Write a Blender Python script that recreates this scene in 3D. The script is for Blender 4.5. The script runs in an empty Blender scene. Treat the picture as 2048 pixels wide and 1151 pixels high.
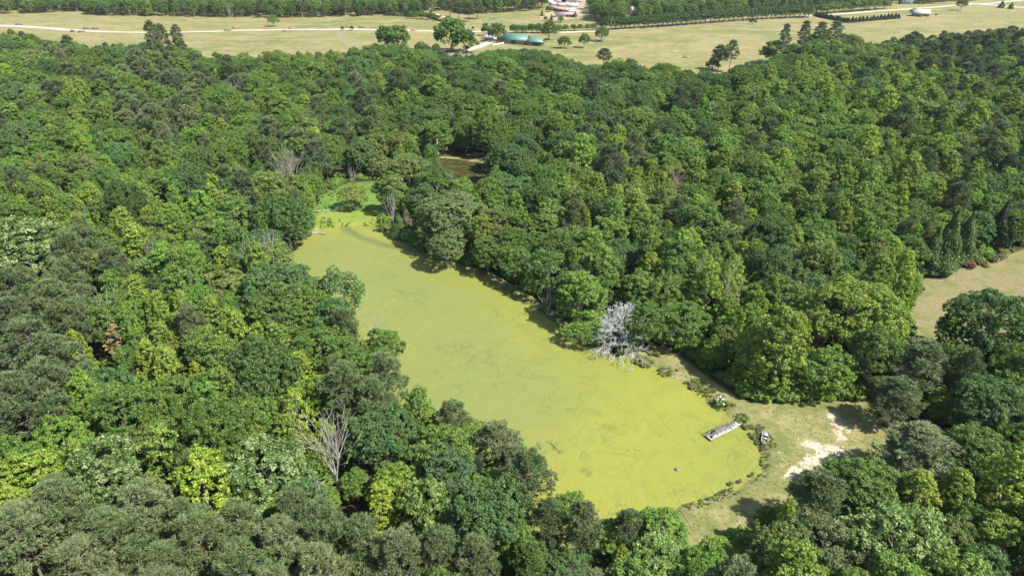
import bpy, math, random
import numpy as np
from mathutils import Vector

R = math.radians
sc = bpy.context.scene
col = sc.collection
rng = np.random.default_rng(7)
random.seed(7)

# ------------------------------------------------------------------ camera, light
CAM_H, PITCH, FPX = 90.0, 28.0, 1365.0
cam_d = bpy.data.cameras.new('camera')
cam = bpy.data.objects.new('camera', cam_d)
col.objects.link(cam)
cam.location = (0, 0, CAM_H)
cam.rotation_euler = (R(90 - PITCH), 0, 0)
cam_d.sensor_width = 36.0
cam_d.lens = 36.0 * FPX / 2048.0
cam_d.clip_end = 20000
sc.camera = cam

SUN_EL, SUN_AZ = 51.0, -30.0          # azimuth measured from +x towards +y
world = bpy.data.worlds.new('World')
sc.world = world
world.use_nodes = True
wn = world.node_tree.nodes
wn.clear()
sky_n = wn.new('ShaderNodeTexSky'); sky_n.sky_type = 'NISHITA'; sky_n.sun_disc = False
sky_n.sun_elevation = R(SUN_EL); sky_n.sun_rotation = R(90 - SUN_AZ)
bg = wn.new('ShaderNodeBackground'); bg.inputs['Strength'].default_value = 0.115
wo = wn.new('ShaderNodeOutputWorld')
world.node_tree.links.new(sky_n.outputs[0], bg.inputs[0])
world.node_tree.links.new(bg.outputs[0], wo.inputs[0])
sun_d = bpy.data.lights.new('sun', 'SUN')
sun_d.energy = 5.0; sun_d.angle = R(0.5); sun_d.color = (1.0, 0.95, 0.86)
sun = bpy.data.objects.new('sun', sun_d); col.objects.link(sun)
sdir = Vector((math.cos(R(SUN_EL)) * math.cos(R(SUN_AZ)), math.cos(R(SUN_EL)) * math.sin(R(SUN_AZ)), math.sin(R(SUN_EL))))
sun.rotation_euler = sdir.to_track_quat('Z', 'Y').to_euler()
sc.view_settings.view_transform = 'Standard'
sc.view_settings.look = 'None'
sc.view_settings.exposure = 1.45
sc.view_settings.gamma = 1.0
sc.view_settings.use_curve_mapping = False
sc.cycles.max_bounces = 5
sc.cycles.diffuse_bounces = 3
sc.cycles.transmission_bounces = 3
sc.cycles.glossy_bounces = 2
sc.cycles.volume_bounces = 0
sc.cycles.use_denoising = True

# ------------------------------------------------------------------ photo <-> ground
CP, SP = math.cos(R(PITCH)), math.sin(R(PITCH))

def ss(a, b, v):
    t = np.clip((v - a) / (b - a), 0, 1)
    return t * t * (3 - 2 * t)

def gz_base(x, y):
    x = np.asarray(x, float); y = np.asarray(y, float)
    a = ss(300, 460, y)
    z = 1.5 * np.sin(x / 95 + 1) * np.sin(y / 110 + 0.4) + 0.9 * np.sin(x / 52 + y / 71)
    far = ss(900, 2600, y) * 60
    return 0.4 + a * z + far

def at(px, py, z=0.0):
    """a point of the photograph (2048 wide) on the level z"""
    u = (px - 1024) / FPX; v = (575.5 - py) / FPX
    dy = CP + v * SP; dz = -SP + v * CP
    t = (z - CAM_H) / dz
    return np.array([u * t, dy * t, z])

def on_ground(px, py):
    p = at(px, py, 0.4)
    for _ in range(8):
        p = at(px, py, float(gz_base(p[0], p[1])))
    return p

def project(P):
    P = np.asarray(P, float)
    x, y, z = P[..., 0], P[..., 1], P[..., 2] - CAM_H
    zd = np.maximum(y * CP - z * SP, 0.1)
    yu = y * SP + z * CP
    return 1024 + FPX * x / zd, 575.5 - FPX * yu / zd, zd

def inside(px, py, poly):
    px = np.asarray(px, float); py = np.asarray(py, float)
    res = np.zeros(px.shape, bool)
    n = len(poly)
    for i in range(n):
        x1, y1 = poly[i]; x2, y2 = poly[(i + 1) % n]
        if y1 == y2:
            continue
        c = ((y1 > py) != (y2 > py)) & (px < (x2 - x1) * (py - y1) / (y2 - y1) + x1)
        res ^= c
    return res

def seg_dist(x, y, pts, closed=False):
    x = np.asarray(x, float); y = np.asarray(y, float)
    d = np.full(x.shape, 1e9)
    n = len(pts)
    for i in range(n if closed else n - 1):
        ax, ay = pts[i][:2]; bx_, by_ = pts[(i + 1) % n][:2]
        vx, vy = bx_ - ax, by_ - ay
        t = np.clip(((x - ax) * vx + (y - ay) * vy) / max(vx * vx + vy * vy, 1e-9), 0, 1)
        d = np.minimum(d, np.hypot(x - ax - t * vx, y - ay - t * vy))
    return d

def G(pts, z=None):
    return [tuple(on_ground(a, b)[:2]) if z is None else tuple(at(a, b, z)[:2]) for a, b in pts]

def smooth_closed(pts, n=2):
    p = np.array(pts, float)
    for _ in range(n):
        q = np.roll(p, -1, 0)
        p = np.stack([0.75 * p + 0.25 * q, 0.25 * p + 0.75 * q], 1).reshape(-1, 2)
    return [tuple(v) for v in p]

# pond as the photograph shows it, and its shoreline (the near left shore lies behind the crowns)
POND_SEEN = [(572, 510), (600, 492), (628, 470), (640, 424), (690, 420), (755, 420), (775, 460), (800, 478), (835, 490), (850, 515), (880, 528), (930, 540),
             (975, 560), (1010, 585), (1060, 612), (1110, 642), (1140, 675), (1165, 692), (1195, 716), (1230, 723), (1262, 722), (1300, 737), (1350, 760),
             (1395, 782), (1425, 806), (1455, 836), (1488, 852), (1508, 876), (1525, 900), (1520, 940), (1490, 965), (1440, 985), (1380, 1005),
             (1330, 1016), (1270, 1022), (1215, 1043), (1195, 1036), (1180, 1005), (1135, 983), (1098, 962), (1085, 935), (1060, 903), (1048, 875), (1000, 838),
             (955, 828), (905, 812), (850, 790), (825, 765), (812, 720), (780, 680), (745, 650), (735, 620), (700, 585), (660, 560), (630, 545), (600, 530)]
POND_SHORE_PX = [(560, 518), (600, 492), (622, 470), (640, 458), (690, 452), (740, 452), (775, 463), (800, 478), (835, 490), (850, 515), (880, 528), (930, 540),
                 (975, 560), (1010, 585), (1060, 612), (1110, 642), (1140, 672), (1165, 692), (1195, 716), (1230, 723), (1262, 722), (1300, 737), (1350, 760),
                 (1395, 782), (1425, 806), (1455, 836), (1488, 852), (1508, 876), (1525, 900), (1520, 940), (1490, 965), (1440, 985), (1380, 1005),
                 (1330, 1018), (1270, 1034), (1215, 1075), (1160, 1090), (1100, 1060), (1050, 1000), (970, 930), (870, 880), (790, 820), (755, 760), (700, 690), (640, 610), (580, 555)]
POND = smooth_closed(G(POND_SHORE_PX, 0.0), 2)
POOL_PX = [(872, 318), (905, 318), (945, 324), (985, 332), (990, 352), (960, 366), (905, 366), (880, 340)]
POOL = smooth_closed(G(POOL_PX, 0.0), 2)
CLEAR_PX = [(1230, 725), (1265, 700), (1300, 688), (1345, 702), (1400, 742), (1440, 772), (1500, 806), (1600, 802), (1700, 797), (1740, 800), (1760, 850), (1800, 900), (1790, 960),
            (1700, 985), (1620, 1010), (1560, 1060), (1480, 1120), (1400, 1120), (1330, 1080), (1270, 1060), (1260, 1030), (1330, 1016), (1440, 985), (1520, 940), (1525, 900),
            (1488, 852), (1425, 806), (1350, 760), (1262, 722)]
BANK_PX = [(800, 478), (850, 512), (930, 530), (985, 545), (1060, 590), (1110, 622), (1140, 650), (1165, 690), (1140, 680), (1060, 618), (975, 566), (880, 534)]
FIELD2_PX = [(1815, 700), (1826, 600), (1846, 553), (1890, 543), (1960, 530), (2060, 494), (2200, 440), (2300, 520), (2150, 660), (2048, 690), (1960, 700), (1880, 715)]
MARSH_PX = [(622, 470), (625, 425), (632, 398), (645, 380), (700, 366), (760, 362), (775, 400), (775, 463), (740, 456), (690, 456), (640, 461)]
F_LEFT = [(-60, 40), (60, 31), (172, 27), (182, 35), (330, 38), (400, 38), (560, 41), (700, 38), (780, 35), (830, 44), (875, 48), (905, 52), (960, 50), (1100, 50), (1100, 66), (1010, 70),
          (960, 80), (990, 98), (940, 105), (900, 107), (868, 98), (820, 92), (760, 92), (700, 102), (660, 108), (600, 112), (560, 108), (500, 116), (450, 110), (415, 122),
          (380, 104), (340, 94), (290, 98), (225, 90), (180, 94), (130, 78), (88, 88), (60, 66), (20, 58), (-60, 62)]
F_RIGHT = [(1095, 62), (1240, 64), (1420, 50), (1600, 38), (1700, 34), (1800, 24), (1900, 13), (2110, 22), (2110, 40), (1990, 53), (1900, 66), (1830, 66), (1760, 86), (1700, 77), (1650, 83),
           (1600, 82), (1570, 110), (1520, 128), (1470, 141), (1420, 152), (1390, 152), (1360, 140), (1330, 127), (1300, 136), (1235, 122), (1190, 132), (1150, 126),
           (1110, 107), (1060, 101), (990, 98), (1000, 92), (1090, 92)]
YARD_PX = [(1092, -4), (1182, -4), (1176, 22), (1160, 42), (1060, 40), (1094, 26)]
FARPOND_PX = [(955, 38), (980, 31), (1010, 33), (1022, 40), (1005, 46), (965, 46)]
FIELD_GREEN = [(1015, 95), (1100, 95), (1125, 108), (1080, 108), (1020, 104)]
CLEARS = [POND_SEEN, MARSH_PX, [(880, 322), (930, 320), (980, 333), (976, 350), (950, 360), (915, 352), (890, 335)],
          [(1230, 725), (1262, 702), (1300, 690), (1345, 706), (1400, 746), (1440, 776), (1500, 808), (1600, 804), (1700, 799), (1722, 806), (1705, 850), (1760, 900), (1752, 915), (1700, 928),
           (1645, 932), (1600, 968), (1560, 985), (1500, 1010), (1450, 1056), (1400, 1072), (1370, 1062), (1350, 1030), (1330, 1016), (1520, 940), (1525, 900), (1425, 806)],
          [(850, 512), (930, 532), (985, 550), (1060, 596), (1110, 628), (1140, 655), (1140, 675), (1060, 612), (930, 540)],
          [(1822, 692), (1832, 602), (1852, 556), (1900, 546), (1960, 533), (2060, 498), (2060, 604), (1985, 596), (1920, 612), (1885, 650), (1866, 690)],
          F_LEFT, F_RIGHT, YARD_PX, FARPOND_PX, [(960, 66), (1100, 66), (1112, 97), (1000, 97), (930, 104), (895, 108), (895, 98)]]

# ------------------------------------------------------------------ node helpers
class NT:
    def __init__(s, m):
        s.t = m.node_tree; s.n = s.t.nodes; s.l = s.t.links
    def new(s, typ, **kw):
        n = s.n.new(typ)
        for k, v in kw.items():
            setattr(n, k, v)
        return n
    def link(s, a, b):
        s.l.new(a, b)
    def noise(s, vec, scale, detail=3, rough=0.6, dist=0.0):
        n = s.new('ShaderNodeTexNoise'); n.inputs['Scale'].default_value = scale; n.inputs['Detail'].default_value = detail
        n.inputs['Roughness'].default_value = rough; n.inputs['Distortion'].default_value = dist
        if vec is not None: s.link(vec, n.inputs['Vector'])
        return n.outputs['Fac']
    def math(s, op, a, b=None, c=None, clamp=False):
        n = s.new('ShaderNodeMath', operation=op); n.use_clamp = clamp
        for i, v in enumerate((a, b, c)):
            if v is None: continue
            if isinstance(v, (int, float)): n.inputs[i].default_value = v
            else: s.link(v, n.inputs[i])
        return n.outputs[0]
    def step(s, v, a, b, o0=0.0, o1=1.0):
        n = s.new('ShaderNodeMapRange'); n.interpolation_type = 'SMOOTHSTEP'
        s.link(v, n.inputs[0]); n.inputs[1].default_value = a; n.inputs[2].default_value = b
        n.inputs[3].default_value = o0; n.inputs[4].default_value = o1
        return n.outputs[0]
    def mix(s, f, a, b, blend='MIX'):
        n = s.new('ShaderNodeMix', data_type='RGBA', blend_type=blend)
        for v, i in ((f, 0), (a, 6), (b, 7)):
            if isinstance(v, (int, float)): n.inputs[i].default_value = v
            elif isinstance(v, tuple): n.inputs[i].default_value = (*v, 1.0)
            else: s.link(v, n.inputs[i])
        return n.outputs[2]
    def attr(s, name):
        n = s.new('ShaderNodeAttribute'); n.attribute_name = name
        return n.outputs['Fac']

def new_mat(name):
    m = bpy.data.materials.new(name); m.use_nodes = True
    t = NT(m); t.n.clear()
    out = t.new('ShaderNodeOutputMaterial')
    return m, t, out

def principled(t, out, base, rough=0.8, spec=0.3, metal=0.0, bump=None, bump_d=0.05):
    p = t.new('ShaderNodeBsdfPrincipled')
    if isinstance(base, tuple): p.inputs['Base Color'].default_value = (*base, 1)
    else: t.link(base, p.inputs['Base Color'])
    p.inputs['Roughness'].default_value = rough
    p.inputs['Specular IOR Level'].default_value = spec
    p.inputs['Metallic'].default_value = metal
    if bump is not None:
        b = t.new('ShaderNodeBump'); b.inputs['Distance'].default_value = bump_d; b.inputs['Strength'].default_value = 1.0
        t.link(bump, b.inputs['Height']); t.link(b.outputs[0], p.inputs['Normal'])
    t.link(p.outputs[0], out.inputs['Surface'])
    return p

def weathered(name, c, c2=None, scale=1.5, rough=0.8, spec=0.3, metal=0.0):
    """plain painted / wooden / metal surface with blotches of wear"""
    m, t, out = new_mat(name)
    co = t.new('ShaderNodeTexCoord').outputs['Object']
    c2 = c2 or tuple(v * 0.72 for v in c)
    n = t.noise(co, scale, 5, 0.65)
    f = t.step(n, 0.35, 0.7)
    principled(t, out, t.mix(f, c, c2), rough, spec, metal, n, 0.01)
    return m

def leaf_mat(name, trans=0.34, rough=0.55, spec=0.25, pale=0.0, var=0.35):
    m, t, out = new_mat(name)
    co = t.new('ShaderNodeTexCoord').outputs['Object']
    tint = t.attr('tint')
    n = t.noise(co, 0.55, 2)
    # brightness of leaf sprays, age of the leaf, clump to clump
    v = t.math('ADD', t.math('MULTIPLY', tint, var), t.math('MULTIPLY', t.math('SUBTRACT', n, 0.5), 0.5))
    k = t.math('ADD', v, 1.0)
    hsv = t.new('ShaderNodeHueSaturation')
    t.link(t.math('ADD', t.math('ADD', t.math('MULTIPLY', tint, -0.02), 0.5), t.math('MULTIPLY', t.math('SUBTRACT', t.noise(co, 0.28, 2), 0.5), 0.07)), hsv.inputs['Hue'])
    t.link(k, hsv.inputs['Value'])
    ia = t.new('ShaderNodeAttribute', attribute_type='INSTANCER'); ia.attribute_name = 'tcol'
    t.link(ia.outputs['Color'], hsv.inputs['Color'])
    c = hsv.outputs[0]
    if pale:
        f = t.math('MULTIPLY', t.step(tint, -0.1, 0.8), pale)
        c = t.mix(f, c, (0.30, 0.36, 0.17))
    d = t.new('ShaderNodeBsdfPrincipled'); t.link(c, d.inputs['Base Color'])
    d.inputs['Roughness'].default_value = rough; d.inputs['Specular IOR Level'].default_value = spec
    tr = t.new('ShaderNodeBsdfTranslucent')
    h2 = t.new('ShaderNodeHueSaturation'); h2.inputs['Hue'].default_value = 0.497; h2.inputs['Saturation'].default_value = 1.1; h2.inputs['Value'].default_value = 1.3
    t.link(c, h2.inputs['Color']); t.link(h2.outputs[0], tr.inputs['Color'])
    mx = t.new('ShaderNodeMixShader'); mx.inputs[0].default_value = trans
    t.link(d.outputs[0], mx.inputs[1]); t.link(tr.outputs[0], mx.inputs[2])
    t.link(mx.outputs[0], out.inputs['Surface'])
    return m

M = {}
M['leaf'] = leaf_mat('broad_leaf')
M['leaf_pale'] = leaf_mat('pale_tipped_leaf', pale=0.75)
M['needle'] = leaf_mat('pine_needle', trans=0.18, var=0.3)
M['bark_grey'] = weathered('grey_bark', (0.26, 0.24, 0.20), (0.15, 0.13, 0.10), 2.0)
M['bark_brown'] = weathered('brown_bark', (0.17, 0.125, 0.09), (0.09, 0.065, 0.05), 2.0)
M['dead_wood'] = weathered('bleached_wood', (0.27, 0.255, 0.23), (0.17, 0.16, 0.14), 1.2)
M['pale_wood'] = weathered('pale_grey_wood', (0.30, 0.285, 0.255), (0.20, 0.19, 0.17), 1.2)
M['white_wood'] = weathered('lichen_white_wood', (0.45, 0.452, 0.43), (0.32, 0.32, 0.30), 1.2)
M['dead_brown'] = weathered('brown_dead_wood', (0.27, 0.21, 0.16), (0.17, 0.13, 0.10), 1.2)

# ------------------------------------------------------------------ mesh helpers
def np_mesh(name, V, quads=None, tris=None, mats=(), midx=None, fattr=None, vattr=None, smooth=False):
    V = np.asarray(V, np.float32)
    quads = np.zeros((0, 4), np.int32) if quads is None else np.asarray(quads, np.int32).reshape(-1, 4)
    tris = np.zeros((0, 3), np.int32) if tris is None else np.asarray(tris, np.int32).reshape(-1, 3)
    me = bpy.data.meshes.new(name)
    nq, nt = len(quads), len(tris)
    me.vertices.add(len(V)); me.vertices.foreach_set('co', V.ravel())
    loops = np.concatenate([quads.ravel(), tris.ravel()]).astype(np.int32)
    me.loops.add(len(loops)); me.loops.foreach_set('vertex_index', loops)
    starts = np.concatenate([np.arange(nq) * 4, nq * 4 + np.arange(nt) * 3]).astype(np.int32)
    me.polygons.add(nq + nt); me.polygons.foreach_set('loop_start', starts)
    for m in mats: me.materials.append(m)
    if midx is not None: me.polygons.foreach_set('material_index', np.asarray(midx, np.int32))
    if smooth: me.polygons.foreach_set('use_smooth', np.ones(nq + nt, bool))
    me.update(calc_edges=True)
    for k, v in (fattr or {}).items():
        a = me.attributes.new(k, 'FLOAT', 'FACE'); a.data.foreach_set('value', np.asarray(v, np.float32))
    for k, v in (vattr or {}).items():
        a = me.attributes.new(k, 'FLOAT', 'POINT'); a.data.foreach_set('value', np.asarray(v, np.float32))
    return me

def tubes(segs, k=5):
    """tapered limbs: rows of (p0, p1, r0, r1)"""
    s = [(np.array(a, float), np.array(b, float), r0, r1) for a, b, r0, r1 in segs]
    P0 = np.array([q[0] for q in s]); P1 = np.array([q[1] for q in s]); r0 = np.array([q[2] for q in s]); r1 = np.array([q[3] for q in s])
    d = P1 - P0; d /= np.maximum(np.linalg.norm(d, axis=1, keepdims=True), 1e-6)
    ref = np.where(np.abs(d[:, 2:3]) > 0.9, np.array([[1.0, 0, 0]]), np.array([[0, 0, 1.0]]))
    u = np.cross(d, ref); u /= np.linalg.norm(u, axis=1, keepdims=True); w = np.cross(d, u)
    ang = np.arange(k) * 2 * math.pi / k
    ring = np.cos(ang)[None, :, None] * u[:, None, :] + np.sin(ang)[None, :, None] * w[:, None, :]
    A = P0[:, None, :] + ring * r0[:, None, None]; B = P1[:, None, :] + ring * r1[:, None, None]
    V = np.concatenate([A, B], 1).reshape(-1, 3)
    base = np.arange(len(s))[:, None] * 2 * k
    i = np.arange(k)[None, :]; j = (np.arange(k)[None, :] + 1) % k
    F = np.stack([base + i, base + j, base + k + j, base + k + i], -1).reshape(-1, 4)
    return V, F

def unit(v):
    return v / np.maximum(np.linalg.norm(v, axis=-1, keepdims=True), 1e-9)

def leaf_quads(C, N, s, asp=0.62):
    n = len(C)
    t1 = unit(np.cross(N, unit(rng.normal(size=(n, 3)))))
    t2 = np.cross(N, t1)
    s = np.asarray(s).reshape(-1, 1)
    bend = N * s * 0.25
    V = np.stack([C - t1 * s - bend, C + t2 * s * asp, C + t1 * s - bend, C - t2 * s * asp], 1).reshape(-1, 3)
    F = np.arange(n * 4).reshape(n, 4)
    return V, F

def fib_dirs(n, zmin=-1.0):
    i = np.arange(n) + 0.5
    z = 1 - (1 - zmin) * i / n
    a = i * 2.399963 + rng.uniform(0, 6)
    r = np.sqrt(np.maximum(1 - z * z, 0))
    return np.stack([r * np.cos(a), r * np.sin(a), z], 1)

def billow_crown(blobs, per, size, core, zmin=-0.5, up=0.35, jit=0.55):
    """blobs: (centre, radius, squash) -> leaf sprays over the outer side of every billow"""
    Cs, Ns, Ss, Ts = [], [], [], []
    for c, r, q in blobs:
        m = int(per * (r * r) / blobs_mean(blobs))
        d = unit(rng.normal(size=(m * 2, 3)))
        out = unit(np.asarray(c) - core)
        keep = (d[:, 2] > zmin) & ((d @ out) > -0.35)
        d = d[keep][:m]
        rr = r * rng.uniform(0.72, 1.06, (len(d), 1))
        p = np.asarray(c) + d * rr * np.array([1, 1, q])
        n = unit(d + np.array([0, 0, up]) + rng.normal(size=d.shape) * jit)
        tb = rng.normal() * 0.4
        Cs.append(p); Ns.append(n); Ss.append(rng.uniform(size[0], size[1], len(d))); Ts.append(np.clip(tb + rng.normal(size=len(d)) * 0.45 + d[:, 2] * 0.1, -1, 1))
    C = np.concatenate(Cs); N = np.concatenate(Ns)
    V, F = leaf_quads(C, N, np.concatenate(Ss))
    return V, F, np.concatenate(Ts)

def blobs_mean(b):
    return sum(x[1] ** 2 for x in b) / len(b)

def limbs(H, top, R0, r, n, zfrom, rise=0.5, bend=0.25, kids=2):
    """trunk and main limbs: returns trunk segments and a list of limb segment lists"""
    p = np.array([0, 0, -0.4]); segs = []; path = [p]
    nseg = 6
    for i in range(nseg):
        q = np.array([rng.normal() * bend * (i > 0), rng.normal() * bend * (i > 0), top * (i + 1) / nseg])
        segs.append((p, q, r * (1 - 0.13 * i), r * (1 - 0.13 * (i + 1)))); p = q; path.append(p)
    L = []
    for j in range(n):
        z = zfrom + (top - zfrom) * (j + 0.4) / n
        k = min(int(z / top * nseg), nseg - 1)
        f = z / top * nseg - k
        b = path[k] * (1 - f) + path[k + 1] * f if k > 0 else np.array([0, 0, z])
        a = j * 2.4 + rng.uniform(-0.5, 0.5)
        ln = R0 * rng.uniform(0.65, 0.95) * (1 - 0.45 * (z - zfrom) / max(top - zfrom, 1))
        ls = []
        rr = r * 0.42 * (1 - 0.5 * (z - zfrom) / max(top - zfrom, 1))
        d = np.array([math.cos(a), math.sin(a), rise])
        q0 = b
        for s_ in range(3):
            q1 = q0 + unit(d) * ln / 3
            ls.append((q0, q1, rr * (1 - 0.28 * s_), rr * (1 - 0.28 * (s_ + 1))))
            for c_ in range(kids):
                e = unit(d + rng.normal(size=3) * 0.7 + np.array([0, 0, 0.2])) * ln * 0.3
                ls.append((q1, q1 + e, rr * 0.35, rr * 0.1))
            d = d + rng.normal(size=3) * 0.25; q0 = q1
        L.append(ls)
    return segs, L

def clump_leaves(P, D, per, r, size, jit=0.7, up=0.45):
    """small leaf clumps at P facing D"""
    n = len(P)
    d = unit(rng.normal(size=(n, per, 3)) + D[:, None, :] * 0.9)
    rr = np.asarray(r).reshape(-1, 1, 1) * rng.uniform(0.45, 1.05, (n, per, 1))
    C = P[:, None, :] + d * rr * np.array([1, 1, 0.75])
    N = unit(d * 0.8 + np.array([0, 0, up]) + rng.normal(size=d.shape) * jit)
    T = np.clip((rng.normal(size=(n, 1)) * 0.42 + rng.normal(size=(n, per)) * 0.38), -1, 1)
    return C.reshape(-1, 3), N.reshape(-1, 3), rng.uniform(size[0], size[1], n * per), T.ravel()

def oak_shape(R0, H, lobes, clumps, per, size, rb, zlow=2.4, cl=(0.42, 0.8), gap=0.0):
    cz = zlow + (H - zlow) * 0.46
    rz = (H - zlow) * 0.54
    D = fib_dirs(lobes, -0.5)
    D = unit(D + rng.normal(size=D.shape) * 0.16)
    lob = rng.uniform(0, 6.28, 3)
    out = []
    for d in D:
        az = math.atan2(d[1], d[0])
        l = 1 + 0.13 * math.sin(2 * az + lob[0]) + 0.10 * math.sin(3 * az + lob[1])
        j = rng.uniform(0.72, 1.06)
        r = rng.uniform(*rb)
        c = np.array([d[0] * (R0 * l - r * 0.75) * j, d[1] * (R0 * l - r * 0.75) * j, cz + d[2] * (rz - r * 0.6) * j])
        m = max(int(clumps * (r / (0.5 * (rb[0] + rb[1]))) ** 2), 4)
        q = unit(rng.normal(size=(m * 3, 3)))
        q = q[(q[:, 2] > -0.45) & (q @ d > -0.3)][:m]
        P = c + q * r * rng.uniform(0.78, 1.06, (len(q), 1)) * np.array([1, 1, 0.8])
        out.append(clump_leaves(P, unit(q + d * 0.4), per, rng.uniform(cl[0], cl[1], len(q)), size))
    C, N, S, T = (np.concatenate([o[k] for o in out]) for k in range(4))
    V, F = leaf_quads(C, N, S)
    tr, L = limbs(H, H * 0.74, R0 * 1.08, 0.34 * R0 / 6 + 0.06, 10, zlow * 0.9, 0.6)
    return V, F, T, tr + [q for l in L for q in l]

def poplar_shape(R0, H, n, clumps, per, size, zlow=2.6, rb=(0.75, 1.35)):
    """upright crown of rising boughs, each a string of loose clumps"""
    out = []
    for i in range(n):
        t = (i + rng.uniform(0, 1)) / n
        prof = math.sin(math.pi * min(1, t * 0.80 + 0.19)) ** 0.75
        z = zlow + (H - zlow) * t
        a = i * 2.4 + rng.uniform(-0.6, 0.6)
        rr = R0 * prof * rng.uniform(0.45, 1.0)
        r = rng.uniform(*rb) * (0.6 + 0.45 * prof)
        c = np.array([math.cos(a) * rr, math.sin(a) * rr, z - r * 0.5])
        o = np.array([math.cos(a), math.sin(a), 0.3])
        q = unit(rng.normal(size=(clumps * 2, 3))); q = q[(q @ unit(o) > -0.4)][:clumps]
        P = c + q * r * rng.uniform(0.6, 1.1, (len(q), 1)) * np.array([1, 1, 1.15])
        out.append(clump_leaves(P, unit(q + o * 0.3), per, rng.uniform(0.32, 0.6, len(q)), size, 0.75, 0.35))
    C, N, S, T = (np.concatenate([o[k] for o in out]) for k in range(4))
    V, F = leaf_quads(C, N, S)
    tr, L = limbs(H, H * 0.93, R0 * 1.1, 0.24, 13, zlow, 0.95)
    return V, F, T, tr + [q for l in L for q in l]

def needle_tris(C, D, n_each, ln, wd):
    """needle bundles: thin blades fanned about the twig direction"""
    C = np.repeat(C, n_each, 0); D = np.repeat(D, n_each, 0)
    d = unit(D + rng.normal(size=C.shape) * 0.55)
    side = unit(np.cross(d, rng.normal(size=C.shape)))
    l = rng.uniform(*ln, (len(C), 1)); w = wd
    V = np.stack([C - side * w, C + side * w, C + d * l], 1).reshape(-1, 3)
    return V, np.arange(len(C) * 3).reshape(-1, 3)

def pine_shape(R0, H, n, tufts, zlow, shape=0.5, nd=8, ln=(0.40, 0.75), wd=0.075):
    Cs, Ds, Ts, twigs = [], [], [], []
    for i in range(n):
        t = (i + rng.uniform(0, 1)) / n
        prof = (1 - t ** 1.6) ** shape * (0.62 + 0.38 * min(1, t * 4 + 0.2))
        a = i * 2.4 + rng.uniform(-0.7, 0.7)
        rr = R0 * prof * rng.uniform(0.45, 1.0)
        z = zlow + (H - zlow - 0.9) * t + rr * 0.10 + rng.uniform(-0.3, 0.3)
        c = np.array([math.cos(a) * rr, math.sin(a) * rr, z])
        r = rng.uniform(0.75, 1.35) * (0.65 + 0.45 * prof) * (R0 / 4.2) ** 0.5
        d = unit(rng.normal(size=(tufts, 3)) + np.array([math.cos(a) * 0.35, math.sin(a) * 0.35, 0.35]))
        p = c + d * r * rng.uniform(0.35, 1.0, (tufts, 1)) * np.array([1, 1, 0.6])
        Cs.append(p); Ds.append(unit(d * 0.8 + np.array([0, 0, 0.7])))
        Ts.append(np.clip(rng.normal() * 0.25 + rng.normal(size=tufts) * 0.45, -1, 1))
        twigs.append((np.array([0, 0, max(z - 0.6 - rr * 0.2, 1)]), c, 0.075, 0.03))
        for _ in range(2): twigs.append((c * np.array([.6, .6, 1]), c + d[int(rng.integers(tufts))] * r * 1.05, 0.04, 0.02))
    C = np.concatenate(Cs)
    V, F = needle_tris(C, np.concatenate(Ds), nd, ln, wd)
    T = np.clip(np.repeat(np.concatenate(Ts), nd), -1, 1)
    tr, L = limbs(H, H * 0.97, R0, 0.27, 2, H * 0.5, 0.3, 0.12, 1)
    return V, F, T, tr + twigs

def cedar_shape(R0, H, per, size=(0.12, 0.25)):
    m = per
    t = rng.uniform(0, 1, m) ** 1.3
    a = rng.uniform(0, 6.283, m)
    wob = 1 + 0.13 * np.sin(3 * a + 7 * t) + 0.1 * np.sin(17 * t + a)
    rr = R0 * (1 - t) ** 0.8 * np.minimum(1, t * 7 + 0.55) * wob * rng.uniform(0.78, 1.05, m)
    C = np.stack([np.cos(a) * rr, np.sin(a) * rr, 0.25 + t * (H - 0.3)], 1)
    N = unit(np.stack([np.cos(a), np.sin(a), np.full(m, 0.6)], 1) + rng.normal(size=(m, 3)) * 0.5)
    V, F = leaf_quads(C, N, rng.uniform(*size, m))
    T = np.clip(rng.normal(size=m) * 0.5, -1, 1)
    tr, L = limbs(H, H * 0.9, R0 * 0.5, 0.13, 3, 1.0, 0.5, 0.05)
    return V, F, T, tr

def bush_shape(R0, H, n, per, size=(0.10, 0.22)):
    blobs = []
    for d in fib_dirs(n, -0.1):
        j = rng.uniform(0.3, 0.8)
        blobs.append((np.array([d[0] * R0 * j, d[1] * R0 * j, H * 0.35 + d[2] * H * 0.4 * j]), rng.uniform(0.3, 0.5) * R0, 0.85))
    V, F, T = billow_crown(blobs, per, size, np.array([0, 0, 0.0]), -0.8)
    tr = [(np.zeros(3), np.array([rng.normal() * 0.2, rng.normal() * 0.2, H * 0.6]), 0.05, 0.02) for _ in range(3)]
    return V, F, T, tr

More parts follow.
